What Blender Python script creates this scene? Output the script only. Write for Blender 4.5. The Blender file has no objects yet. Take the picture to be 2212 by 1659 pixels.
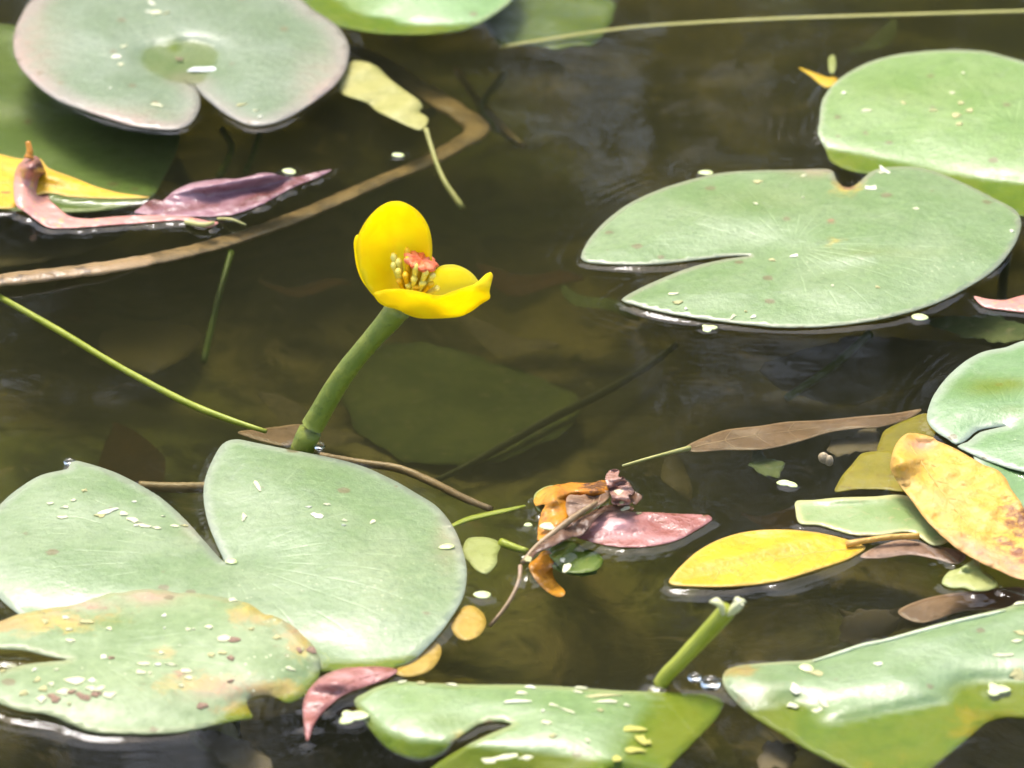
import bpy, math, random
import numpy as np
from mathutils import Vector, Quaternion
from mathutils.geometry import delaunay_2d_cdt
from mathutils.bvhtree import BVHTree

sc = bpy.context.scene
COL = sc.collection
R = math.radians
random.seed(7)

# ------------------------------------------------------------------ camera
W, H = 2212.0, 1659.0            # drawing units of the layout below
ELEV = R(28.0)                   # the camera looks down at the pond at 28 degrees
DIST, SPAN = 2.0, 0.40           # 2 m away, 0.40 m of water across the frame
FWD = np.array([0, math.cos(ELEV), -math.sin(ELEV)])
UPV = np.array([0, math.sin(ELEV), math.cos(ELEV)])
CAM = -FWD * DIST
cd = bpy.data.cameras.new('camera'); cam = bpy.data.objects.new('camera', cd); COL.objects.link(cam)
cam.location = CAM
cam.rotation_euler = (math.pi/2 - ELEV, 0, 0)
cd.sensor_width = 36; cd.lens = 36 * DIST / SPAN
cd.clip_start = 0.05; cd.clip_end = 300
cd.dof.use_dof = True; cd.dof.focus_distance = DIST - 0.03; cd.dof.aperture_fstop = 14.0
sc.camera = cam

# ------------------------------------------------------------------ sky, sun, exposure
SUN_EL, SUN_AZ = R(66), R(-26)    # azimuth measured from +Y towards +X : high beyond the pond, to the left
wd = bpy.data.worlds.new('World'); sc.world = wd; wd.use_nodes = True
nt = wd.node_tree; nt.nodes.clear()
sky = nt.nodes.new('ShaderNodeTexSky'); sky.sky_type = 'NISHITA'; sky.sun_disc = False
sky.sun_elevation = SUN_EL; sky.sun_rotation = SUN_AZ; sky.dust_density = 4.0; sky.air_density = 1.0; sky.ozone_density = 0.6
bg = nt.nodes.new('ShaderNodeBackground'); bg.inputs[1].default_value = 0.15
wo = nt.nodes.new('ShaderNodeOutputWorld')
nt.links.new(sky.outputs[0], bg.inputs[0]); nt.links.new(bg.outputs[0], wo.inputs[0])
sl = bpy.data.lights.new('sun', 'SUN'); sl.energy = 1.5; sl.angle = R(20); sl.color = (1.0, 0.975, 0.94)   # hazy, veiled sun
sun = bpy.data.objects.new('sun', sl); COL.objects.link(sun)
sdir = Vector((math.sin(SUN_AZ)*math.cos(SUN_EL), math.cos(SUN_AZ)*math.cos(SUN_EL), math.sin(SUN_EL)))
sun.rotation_euler = sdir.to_track_quat('Z', 'Y').to_euler(); sun.location = sdir*5
sc.view_settings.view_transform = 'Standard'; sc.view_settings.look = 'None'
sc.view_settings.exposure = 1.5; sc.view_settings.gamma = 1.0; sc.view_settings.use_curve_mapping = False
sc.cycles.use_denoising = True
try: sc.cycles.denoiser = 'OPENIMAGEDENOISE'
except Exception: pass
sc.cycles.max_bounces = 5; sc.cycles.diffuse_bounces = 2; sc.cycles.glossy_bounces = 3; sc.cycles.transparent_max_bounces = 10; sc.cycles.volume_bounces = 0
sc.cycles.use_adaptive_sampling = True; sc.cycles.adaptive_threshold = 0.03
sc.cycles.sample_clamp_indirect = 6; sc.cycles.sample_clamp_direct = 30

# ------------------------------------------------------------------ projection helpers
PX = SPAN / W                     # metres per drawing unit at the centre
def ray(u, v):
    u = np.asarray(u, float); v = np.asarray(v, float)
    a = (u - W/2) * SPAN / W / DIST; b = (H/2 - v) * SPAN / W / DIST
    return np.stack([a, FWD[1] + b*UPV[1], FWD[2] + b*UPV[2]], -1)
def w0(u, v, h=0.0):              # where the water-level sheet (or the level h) lies under a drawing point
    d = ray(u, v); t = (h - CAM[2]) / d[..., 2]
    return CAM + d * t[..., None]
def wy(u, v, y):                  # point on the upright plane y = const
    d = ray(u, v); t = (y - CAM[1]) / d[..., 1]
    return CAM + d * t[..., None]
def lift(p, h):                   # raise a water-level point to level h
    h = np.asarray(h, float)[..., None]
    return p + (CAM - p) * (h / CAM[2])
def Z(ox, oy, w, pts):
    s = w / 2212.0; k = 2212.0 / 4032.0
    return [((ox + x*s)*k, (oy + y*s)*k) for x, y in pts]
def smooth_closed(pts, step):
    P = np.array(pts, float); n = len(P); out = []
    for i in range(n):
        p0, p1, p2, p3 = P[(i-1) % n], P[i], P[(i+1) % n], P[(i+2) % n]
        L = np.linalg.norm(p2-p1); m = max(1, int(round(L/step)))
        # centripetal-like tangents, kept short at sharp corners
        t1 = (p2-p0)*0.5; t2 = (p3-p1)*0.5
        for t, lim in ((t1, L), (t2, L)):
            l = np.linalg.norm(t)
            if l > lim: t *= lim/l
        for j in range(m):
            s = j/m; s2, s3 = s*s, s*s*s
            out.append((2*s3-3*s2+1)*p1 + (s3-2*s2+s)*t1 + (-2*s3+3*s2)*p2 + (s3-s2)*t2)
    return np.array(out)
def smooth_open(pts, n):
    P = np.array(pts, float)
    d = np.r_[0, np.cumsum(np.linalg.norm(np.diff(P[:, :2], axis=0), axis=1))]
    t = np.linspace(0, d[-1], n); ext = np.vstack([2*P[0]-P[1], P, 2*P[-1]-P[-2]]); out = []
    for x in t:
        i = min(max(np.searchsorted(d, x, side='right')-1, 0), len(P)-2)
        s = (x-d[i])/max(d[i+1]-d[i], 1e-9); p0, p1, p2, p3 = ext[i:i+4]
        out.append(0.5*((2*p1)+(-p0+p2)*s+(2*p0-5*p1+4*p2-p3)*s*s+(-p0+3*p1-3*p2+p3)*s**3))
    return np.array(out)
def inside(pts, poly):
    x, y = pts[:, 0], pts[:, 1]; r = np.zeros(len(pts), bool); n = len(poly)
    for i in range(n):
        x1, y1 = poly[i]; x2, y2 = poly[(i+1) % n]
        if y1 == y2: continue
        c = ((y1 > y) != (y2 > y)) & (x < (x2-x1)*(y-y1)/(y2-y1)+x1)
        r ^= c
    return r
def dist_pts(pts, line):
    out = np.full(len(pts), 1e9)
    for i in range(0, len(line), 64):
        L = line[i:i+64]
        out = np.minimum(out, np.sqrt(((pts[:, None, :]-L[None])**2).sum(-1)).min(1))
    return out
def signed_line(pts, line, sub):
    def sd(p):
        best = np.full(len(p), 1e9); sg = np.zeros(len(p))
        for i in range(len(line)-1):
            a, b = line[i], line[i+1]; ab = b-a
            t = ((p-a)@ab)/max(ab@ab, 1e-12)
            if i > 0: t = np.maximum(t, 0)
            if i < len(line)-2: t = np.minimum(t, 1)
            q = a+t[:, None]*ab; d = np.linalg.norm(p-q, axis=1)
            c = ab[0]*(p[:, 1]-a[1])-ab[1]*(p[:, 0]-a[0])
            m = d < best; best[m] = d[m]; sg[m] = np.sign(c[m])
        return best*sg
    s0 = np.sign(sd(np.array([sub]))[0])
    return sd(pts)*s0
def waves(x, y, seed, amp, lo=0.03, hi=0.09, n=6):
    r = np.random.RandomState(seed); z = np.zeros_like(x)
    for _ in range(n):
        L = r.uniform(lo, hi); a = r.uniform(0, 2*math.pi); ph = r.uniform(0, 6.28)
        z += np.sin((x*math.cos(a)+y*math.sin(a))*2*math.pi/L+ph)*(L/hi)
    return z*amp/n**0.5

# ------------------------------------------------------------------ materials
MATS = {}
class NT:
    def __init__(s, name):
        s.m = bpy.data.materials.new(name); s.m.use_nodes = True; s.t = s.m.node_tree; s.t.nodes.clear()
    def n(s, typ, **kw):
        o = s.t.nodes.new('ShaderNode'+typ)
        for k, v in kw.items():
            if k == 'ins':
                for a, b in v.items(): s.put(o, a, b)
            else: setattr(o, k, v)
        return o
    def put(s, node, key, val):
        i = node.inputs[key]
        if hasattr(val, 'is_output') or isinstance(val, bpy.types.NodeSocket): s.t.links.new(val, i)
        else:
            if isinstance(val, (tuple, list)) and len(val) == 3 and i.type == 'RGBA': val = (*val, 1)
            i.default_value = val
    def math(s, op, a, b=0.0, c=None, clamp=False):
        o = s.n('Math', operation=op, use_clamp=clamp); s.put(o, 0, a); s.put(o, 1, b)
        if c is not None: s.put(o, 2, c)
        return o.outputs[0]
    def step(s, x, lo, hi, a=0.0, b=1.0):
        o = s.n('MapRange', interpolation_type='SMOOTHSTEP')
        s.put(o, 0, x); s.put(o, 1, lo); s.put(o, 2, hi); s.put(o, 3, a); s.put(o, 4, b); return o.outputs[0]
    def mix(s, f, a, b):
        o = s.n('Mix', data_type='RGBA'); s.put(o, 0, f); s.put(o, 6, a); s.put(o, 7, b); return o.outputs[2]
    def noise(s, vec, scale, detail=3, rough=0.55, dist=0.0):
        o = s.n('TexNoise'); s.put(o, 'Vector', vec); s.put(o, 'Scale', scale); s.put(o, 'Detail', detail); s.put(o, 'Roughness', rough); s.put(o, 'Distortion', dist)
        return o.outputs[0]
    def attr(s, name):
        o = s.n('Attribute', attribute_name=name); return o.outputs['Fac']
    def obj(s): return s.n('TexCoord').outputs['Object']
    def bump(s, h, strength, dist):
        o = s.n('Bump'); s.put(o, 'Strength', strength); s.put(o, 'Distance', dist); s.put(o, 'Height', h); return o.outputs[0]
    def out(s, surf, vol=None):
        o = s.n('OutputMaterial')
        if surf is not None: s.t.links.new(surf, o.inputs[0])
        if vol is not None: s.t.links.new(vol, o.inputs[1])
        return s.m

def pad_mat(name, c1, c2, rim=(.30, .27, .20), rim_w=.006, rim_s=.6, rough=.4, veins=15, vein_s=.2, speck=.5, lines=0.22, coat=.4, stain=.75):
    g = NT(name); co = g.obj()
    sep = g.n('SeparateXYZ'); g.put(sep, 0, co)
    n1 = g.noise(co, 28, 4, .6, .4); n2 = g.noise(co, 170, 4, .65); n3 = g.noise(co, 620, 3, .6)
    col = g.mix(g.step(n1, .36, .66), c1, c2)
    dk = tuple(x*.72 for x in c1); lt = tuple(min(1, x*1.28+.01) for x in c2)
    col = g.mix(g.math('MULTIPLY', g.step(n2, .50, .68), .42), col, dk)
    col = g.mix(g.math('MULTIPLY', g.step(n2, .48, .30), .35), col, lt)
    # radial veins from the leaf stalk
    ang = g.math('ARCTAN2', sep.outputs[1], sep.outputs[0])
    wob = g.math('MULTIPLY', g.noise(co, 40, 2), .9)
    r = g.n('VectorMath', operation='LENGTH'); g.put(r, 0, co); r = r.outputs['Value']
    sv = g.math('ABSOLUTE', g.math('SINE', g.math('ADD', g.math('MULTIPLY', ang, veins), wob)))
    dv = g.math('MULTIPLY', sv, r)                      # constant-width lines
    vein = g.math('MULTIPLY', g.step(dv, .0016*veins/2, 0.0), g.math('MULTIPLY', g.step(r, .004, .015), g.step(g.attr('edge'), .002, .03)))
    vein = g.math('MULTIPLY', vein, g.step(g.noise(co, 55, 3), .42, .62))
    col = g.mix(g.math('MULTIPLY', vein, vein_s), col, tuple(min(1, x*1.5+.03) for x in c2))
    # rim
    e = g.math('ADD', g.attr('edge'), g.math('MULTIPLY', g.math('SUBTRACT', n1, .5), rim_w*1.4))
    col = g.mix(g.math('MULTIPLY', g.step(e, rim_w, 0.0), rim_s), col, rim)
    # ageing: yellow, then brown
    ag = g.math('ADD', g.attr('age'), g.math('MULTIPLY', g.math('SUBTRACT', g.noise(co, 105, 6, .72, .8), .5), 2.2))
    ag = g.math('MULTIPLY', g.math('MULTIPLY', g.step(ag, .30, .95), .85), g.step(g.attr('age'), .02, .2))
    fr = g.math('MULTIPLY', g.step(g.noise(co, 330, 4, .7), .58, .68), g.step(g.attr('age'), .05, .5, 0.0, .65))
    col = g.mix(ag, col, g.mix(g.step(n1, .4, .6), (.36, .27, .04), (.30, .19, .05)))
    col = g.mix(fr, col, (.15, .085, .03))
    br = g.math('ADD', g.attr('rot'), g.math('MULTIPLY', g.math('SUBTRACT', g.noise(co, 240, 5, .7), .5), 1.3))
    br = g.math('MULTIPLY', g.step(br, .35, .7), g.step(g.attr('rot'), .02, .2))
    col = g.mix(br, col, g.mix(g.step(n3, .4, .6), (.16, .075, .03), (.30, .16, .08)))
    pk = g.math('MULTIPLY', g.attr('pink'), g.step(n2, .25, .6, .4, 1.0))
    col = g.mix(pk, col, (.40, .20, .15))
    yg = g.attr('lime'); dry = g.math('SUBTRACT', 1.0, yg, clamp=True)
    # dried pollen and dust specks
    vo = g.n('TexVoronoi', feature='F1'); g.put(vo, 'Vector', co); g.put(vo, 'Scale', 260); g.put(vo, 'Randomness', 1.0)
    sp = g.math('MULTIPLY', g.step(vo.outputs['Distance'], .16, .07), g.step(g.noise(co, 22, 2), .55, .66))
    col = g.mix(g.math('MULTIPLY', sp, speck), col, (.55, .56, .36))
    # small brown bites and stains of mixed size
    v2 = g.n('TexVoronoi', feature='F1'); g.put(v2, 'Vector', co); g.put(v2, 'Scale', 95); g.put(v2, 'Randomness', 1.0)
    sc_ = g.n('SeparateColor'); g.put(sc_, 0, v2.outputs['Color'])
    rad = g.math('MULTIPLY', g.step(sc_.outputs[0], .62, 1.0), .26)
    st2 = g.step(g.math('ADD', v2.outputs['Distance'], g.math('MULTIPLY', g.math('SUBTRACT', n3, .5), .25)), rad, g.math('SUBTRACT', rad, .05))
    col = g.mix(g.math('MULTIPLY', g.math('MULTIPLY', st2, g.step(sc_.outputs[0], .62, .66)), stain), col, (.12, .085, .03))
    sm = g.step(g.noise(co, 75, 5, .7, 1.2), .57, .70)
    col = g.mix(g.math('MULTIPLY', sm, .22), col, (.26, .30, .20))
    # dry streaks of lime across the leaf
    mp = g.n('Mapping'); g.put(mp, 'Vector', co); g.put(mp, 'Scale', (60, 330, 60))
    st = g.step(g.noise(mp.outputs[0], 1.0, 3, .6), .56, .72)
    col = g.mix(g.math('MULTIPLY', st, lines), col, lt)
    col = g.mix(yg, col, g.mix(g.step(n1, .35, .65), g.mix(g.step(n2, .35, .65), (.070, .115, .006), (.10, .145, .010)), (.125, .145, .008)))
    col = g.mix(g.math('MULTIPLY', ag, g.math('MULTIPLY', yg, .6)), col, (.26, .18, .012))
    nb = g.bump(g.math('ADD', g.noise(co, 240, 3, .6), g.math('MULTIPLY', vein, -.2)), .4, .0014)
    b = g.n('BsdfPrincipled'); g.put(b, 'Base Color', col); g.put(b, 'Normal', nb); g.put(b, 'IOR', 1.5)
    g.put(b, 'Roughness', g.step(n2, .3, .7, rough-.06, rough+.1)); g.put(b, 'Specular IOR Level', g.math('MULTIPLY', dry, .45))
    g.put(b, 'Coat Weight', g.math('MULTIPLY', dry, coat)); g.put(b, 'Coat Roughness', .32)
    return g.out(b.outputs[0])

def leaf_mat(name, c1, c2, c3=None, scale=60, rough=.45, edge=None, edge_w=.003, trans=.2, bump=.4, spec=.5, spot=None, pinkc=(.62, .30, .24), c3s=.8):
    g = NT(name); co = g.obj()
    n1 = g.noise(co, scale, 4, .6, .6); n2 = g.noise(co, scale*5, 4, .65)
    col = g.mix(g.step(n1, .35, .65), c1, c2)
    if c3: col = g.mix(g.math('MULTIPLY', g.step(n2, .54, .7), c3s), col, c3)
    if edge: col = g.mix(g.step(g.math('ADD', g.attr('edge'), g.math('MULTIPLY', g.math('SUBTRACT', n1, .5), edge_w)), edge_w, 0.0, 0.0, .85), col, edge)
    br = g.math('ADD', g.attr('rot'), g.math('MULTIPLY', g.math('SUBTRACT', g.noise(co, 260, 5, .7), .5), 1.3))
    br = g.math('MULTIPLY', g.step(br, .35, .7), g.step(g.attr('rot'), .02, .2))
    col = g.mix(br, col, spot or (.16, .07, .03))
    col = g.mix(g.math('MULTIPLY', g.attr('pink'), g.step(n2, .2, .6, .5, 1.0)), col, pinkc)
    nb = g.bump(g.math('ADD', n1, g.math('MULTIPLY', n2, .5)), bump, .0015)
    b = g.n('BsdfPrincipled'); g.put(b, 'Base Color', col); g.put(b, 'Normal', nb); g.put(b, 'Roughness', rough); g.put(b, 'Specular IOR Level', spec)
    sh = b.outputs[0]
    if trans:
        t = g.n('BsdfTranslucent'); g.put(t, 'Color', col); mx = g.n('MixShader'); g.put(mx, 0, trans)
        g.t.links.new(sh, mx.inputs[1]); g.t.links.new(t.outputs[0], mx.inputs[2]); sh = mx.outputs[0]
    return g.out(sh)

M = {}
M['padA'] = pad_mat('pad_greyish_green', (0.104, 0.1482, 0.0688), (0.1459, 0.1858, 0.1114), rim=(.23, .19, .155), rim_w=.013, rim_s=.75, rough=.42, vein_s=.18, lines=.12)
M['padB'] = pad_mat('pad_sunken_green', (.10, .17, .03), (.14, .21, .05), rim=(.16, .19, .06), rim_s=.4, speck=.2)
M['padC'] = pad_mat('pad_bright_green', (0.1199, 0.2225, 0.0578), (0.1591, 0.2573, 0.0941), rim=(.34, .36, .18), rim_w=.004, rim_s=.6)
M['padD'] = pad_mat('pad_fresh_green', (0.1185, 0.2017, 0.0402), (0.169, 0.2449, 0.0772), rim=(.36, .36, .25), rim_w=.004, rim_s=.55, veins=13, vein_s=.35)
M['padE'] = pad_mat('pad_leaf_green', (0.1108, 0.1779, 0.0517), (0.1615, 0.2214, 0.093), rim=(.29, .26, .19), rim_w=.0035, rim_s=.55, vein_s=.28)
M['padF'] = pad_mat('pad_pale_green', (0.1188, 0.1826, 0.0648), (0.1771, 0.2306, 0.1108), rim=(.30, .31, .24), rim_w=.005, rim_s=.55, vein_s=.24, lines=.28)
M['padG'] = pad_mat('pad_ageing', (0.1182, 0.1784, 0.0561), (0.1844, 0.2386, 0.1028), rim=(.30, .29, .15), rim_w=.005, rim_s=.5, vein_s=.2, speck=.9, rough=.52, coat=.25)
M['padH'] = pad_mat('pad_bottom_green', (0.1108, 0.1856, 0.0436), (0.1616, 0.2331, 0.0849), rim=(.33, .34, .14), rim_w=.004, rim_s=.5, lines=.4)
M['padI'] = pad_mat('pad_glossy_green', (0.1188, 0.1904, 0.0567), (0.1696, 0.2379, 0.1023), rim=(.42, .44, .22), rim_w=.003, rim_s=.8, rough=.34, coat=.9)
M['padJ'] = pad_mat('pad_blue_green', (0.1005, 0.1938, 0.0561), (0.1433, 0.2288, 0.0926), rim=(.38, .40, .32), rim_w=.006, rim_s=.6, vein_s=.1)
M['yellow_leaf'] = leaf_mat('leaf_yellow', (.55, .32, .006), (.67, .41, .009), (.42, .20, .008), 55, edge=(.62, .40, .08), edge_w=.0020, bump=.8, c3s=.6, spot=(.22, .08, .012))
M['orange_leaf'] = leaf_mat('leaf_orange_yellow', (.62, .36, .035), (.68, .41, .085), (.50, .22, .035), 75, edge=(.60, .34, .07), edge_w=.0025, bump=1.0, spot=(.20, .07, .02), pinkc=(.56, .27, .19), c3s=.6)
M['amber_leaf'] = leaf_mat('leaf_amber', (.62, .37, .015), (.66, .45, .02), (.50, .24, .02), 50)
M['mauve_leaf'] = leaf_mat('leaf_mauve', (.28, .14, .155), (.35, .20, .215), (.20, .08, .07), 60, rough=.24, bump=.9, pinkc=(.10, .03, .015), trans=.1)
M['pink_leaf'] = leaf_mat('leaf_pink', (.48, .20, .16), (.56, .27, .21), (.58, .36, .12), 45, rough=.24, bump=.9, pinkc=(.13, .045, .02), trans=.12)
M['rose_leaf'] = leaf_mat('leaf_rose', (.25, .085, .062), (.36, .16, .135), (.16, .05, .022), 60, rough=.24, bump=.9, pinkc=(.62, .36, .34), trans=.1)
M['rust_leaf'] = leaf_mat('leaf_rust', (.54, .20, .02), (.64, .29, .025), (.30, .11, .025), 60, rough=.24, bump=.9, pinkc=(.40, .42, .05))
M['brown_leaf'] = leaf_mat('leaf_brown', (.11, .055, .028), (.17, .09, .05), (.24, .15, .09), 80, rough=.24, bump=.9)
M['tan_leaf'] = leaf_mat('leaf_tan', (.17, .095, .05), (.25, .145, .08), (.12, .065, .032), 70, edge=(.38, .25, .15), edge_w=.0015)
M['pale_leaf'] = leaf_mat('leaf_pale_yellow', (.36, .34, .11), (.44, .40, .15), (.25, .23, .06), 110, trans=.1)
M['sage_leaf'] = leaf_mat('leaf_sage', (.30, .33, .09), (.37, .39, .14), (.24, .25, .06), 60)
M['strip_leaf'] = leaf_mat('leaf_pale_green', (.21, .30, .10), (.28, .35, .15), (.34, .33, .15), 50, rough=.32, edge=(.55, .52, .22), edge_w=.004)
M['olive_leaf'] = leaf_mat('leaf_olive_yellow', (.22, .185, .010), (.29, .235, .014), (.20, .12, .008), 50)
M['coin_leaf'] = leaf_mat('leaf_coin', (.36, .225, .025), (.42, .27, .045), (.27, .14, .012), 80, trans=.1)
M['stem_green'] = leaf_mat('stem_green', (.125, .165, .012), (.19, .215, .02), (.09, .12, .01), 110, rough=.4, trans=.15)
M['stem_lime'] = leaf_mat('stem_lime', (.27, .31, .02), (.34, .37, .04), None, 60, rough=.4)
M['stem_pale'] = leaf_mat('stem_cut_end', (.62, .62, .30), (.72, .70, .42), None, 200)
M['stem_brown'] = leaf_mat('stem_brown', (.20, .125, .05), (.26, .17, .075), (.13, .08, .03), 90, trans=0)
M['band_dark'] = leaf_mat('band_dark', (.018, .022, .008), (.03, .035, .012), None, 60, trans=0)
M['reed'] = leaf_mat('reed_dead', (.13, .085, .038), (.27, .175, .075), (.08, .055, .028), 35, rough=.3, trans=.05, bump=.9)
M['straw'] = leaf_mat('straw', (.42, .40, .13), (.48, .44, .17), None, 60)
M['weed'] = leaf_mat('water_weed', (.07, .12, .008), (.11, .16, .012), (.16, .17, .02), 60, trans=.1)
M['silt_green'] = leaf_mat('leaf_silted_green', (.045, .07, .015), (.10, .12, .035), (.16, .14, .075), 30, trans=0, rough=.8)
M['silt_brown'] = leaf_mat('leaf_silted_brown', (.09, .065, .035), (.15, .11, .06), (.07, .055, .03), 22, trans=0, rough=.8)
M['petal'] = leaf_mat('sepal_yellow', (.98, .79, .0), (.99, .84, .002), None, 120, rough=.5, trans=.64, bump=.15)
M['petal_pale'] = leaf_mat('sepal_pale_yellow', (.95, .86, .08), (.96, .88, .12), None, 90, rough=.42, trans=.5, bump=.15)
M['stamen'] = leaf_mat('stamen_yellow', (.92, .74, .08), (.95, .82, .20), None, 200, trans=.2)
M['filament'] = leaf_mat('filament_orange', (.90, .50, .0), (.92, .56, .01), None, 200, trans=.2)
M['stigma'] = leaf_mat('stigma_red', (.85, .13, .03), (.90, .24, .09), None, 300, rough=.4, trans=.1)
M['duckweed'] = leaf_mat('duckweed', (.60, .68, .26), (.74, .78, .42), None, 300, rough=.3, trans=.2)
M['fleck'] = leaf_mat('dry_fleck', (.50, .50, .27), (.64, .62, .40), None, 300, rough=.6, trans=0)
M['fleck_yellow'] = leaf_mat('dry_fleck_yellow', (.36, .34, .05), (.46, .42, .09), None, 300, rough=.6, trans=0)
M['fleck_cream'] = leaf_mat('dry_fleck_cream', (.62, .60, .42), (.70, .68, .52), None, 300, rough=.6, trans=0)
M['fleck_straw'] = leaf_mat('dry_fleck_straw', (.36, .33, .13), (.46, .42, .20), None, 300, rough=.7, trans=0)
M['fleck_brown'] = leaf_mat('dry_fleck_brown', (.16, .09, .05), (.30, .19, .12), None, 400, rough=.7, trans=0)
M['glint_white'] = leaf_mat('glint_white', (.80, .82, .80), (.86, .87, .84), None, 200, rough=.4, trans=.1)
M['rim_pale'] = leaf_mat('rim_pale', (.50, .56, .34), (.60, .64, .44), None, 200, rough=.35, trans=.1)
M['husk'] = leaf_mat('husk_pink', (.26, .12, .08), (.42, .25, .19), (.12, .05, .03), 300, rough=.12, trans=0)
M['shell'] = leaf_mat('snail_shell', (.42, .31, .19), (.52, .40, .26), (.25, .17, .09), 300, rough=.4, trans=0)
M['bark'] = leaf_mat('bark', (.05, .035, .025), (.09, .07, .05), None, 8, trans=0)
M['tree_leaf'] = leaf_mat('tree_leaf', (.028, .040, .016), (.050, .062, .024), None, 3, trans=.1)
def bed_mat():
    g = NT('pond_mud'); co = g.obj()
    n1 = g.noise(co, 10, 5, .55, .8); n2 = g.noise(co, 38, 5, .6, .6); n3 = g.noise(co, 5, 3, .5)
    col = g.mix(g.step(n1, .38, .62), (.035, .030, .016), (.29, .225, .115))
    col = g.mix(g.math('MULTIPLY', g.step(n3, .48, .62), .75), col, g.mix(g.step(n1, .4, .6), (.05, .07, .02), (.22, .25, .075)))
    col = g.mix(g.math('MULTIPLY', g.step(n2, .52, .66), .7), col, (.030, .027, .016))
    col = g.mix(g.math('MULTIPLY', g.step(n2, .44, .32), .6), col, (.36, .27, .17))
    z = g.n('SeparateXYZ'); g.put(z, 0, co)
    grass = g.mix(g.step(n2, .4, .6), (.04, .07, .015), (.07, .10, .025))
    col = g.mix(g.step(z.outputs[2], .02, .2), col, grass)
    b = g.n('BsdfPrincipled'); g.put(b, 'Base Color', col); g.put(b, 'Roughness', .85); g.put(b, 'Normal', g.bump(n2, .6, .01))
    return g.out(b.outputs[0])
M['bed'] = bed_mat()
def water_mat():
    g = NT('pond_water')
    geo = g.n('NewGeometry')
    nb = g.bump(g.noise(g.obj(), 70, 2, .5), .06, .0012)
    d = g.n('VectorMath', operation='DOT_PRODUCT'); g.put(d, 0, geo.outputs['Incoming']); g.put(d, 1, nb)
    c = g.math('SUBTRACT', 1.0, g.math('ABSOLUTE', d.outputs['Value']), clamp=True)
    f = g.math('ADD', g.math('MULTIPLY', g.math('POWER', c, 5.0), .98), .02, clamp=True)
    tr = g.n('BsdfTransparent'); g.put(tr, 'Color', (.97, .98, .94))
    gl = g.n('BsdfGlossy'); g.put(gl, 'Roughness', .055); g.put(gl, 'Color', (1, 1, 1)); g.put(gl, 'Normal', nb)
    mx = g.n('MixShader'); g.put(mx, 0, f); g.t.links.new(tr.outputs[0], mx.inputs[1]); g.t.links.new(gl.outputs[0], mx.inputs[2])
    v = g.n('VolumeAbsorption'); g.put(v, 'Color', (.58, .58, .36)); g.put(v, 'Density', 17.0)
    vs = g.n('VolumeScatter'); g.put(vs, 'Color', (.80, .76, .48)); g.put(vs, 'Density', .72)
    va = g.n('AddShader'); g.t.links.new(v.outputs[0], va.inputs[0]); g.t.links.new(vs.outputs[0], va.inputs[1])
    return g.out(mx.outputs[0], va.outputs[0])
M['water'] = water_mat()
def drop_mat():
    g = NT('water_drop'); b = g.n('BsdfGlass'); g.put(b, 'IOR', 1.33); g.put(b, 'Roughness', 0.0); return g.out(b.outputs[0])
M['drop'] = drop_mat()

# ------------------------------------------------------------------ object helpers
def link(name, me, mat, parent=None):
    o = bpy.data.objects.new(name, me); COL.objects.link(o)
    if mat is not None: me.materials.clear(); me.materials.append(M[mat] if isinstance(mat, str) else mat)
    if parent is not None: o.parent = parent
    return o
def tag(o, label=None, cat=None, group=None, kind=None):
    if label: o['label'] = label
    if cat: o['category'] = cat
    if group: o['group'] = group
    if kind: o['kind'] = kind
    return o
def ordinal(k): return '%d%s' % (k, 'th' if 10 <= k % 100 <= 20 else {1: 'st', 2: 'nd', 3: 'rd'}.get(k % 10, 'th'))
def empty(name, loc):
    o = bpy.data.objects.new(name, None); COL.objects.link(o); o.location = loc; o.empty_display_size = .01; return o
def mesh(name, verts, faces, smooth=True):
    me = bpy.data.meshes.new(name); me.from_pydata([tuple(map(float, v)) for v in verts], [], faces); me.update()
    if smooth: me.polygons.foreach_set('use_smooth', [True]*len(me.polygons))
    return me
RIMS = []        # outlines whose rims pull the water up (meniscus)
BVH = []
def gauss(u, v, b):
    cu, cv, ru, rv = b[:4]; a = math.radians(b[5]) if len(b) > 5 else 0
    du, dv = u-cu, v-cv; p = du*math.cos(a)+dv*math.sin(a); q = -du*math.sin(a)+dv*math.cos(a)
    return b[4]*np.exp(-(p/ru)**2-(q/rv)**2)
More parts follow.
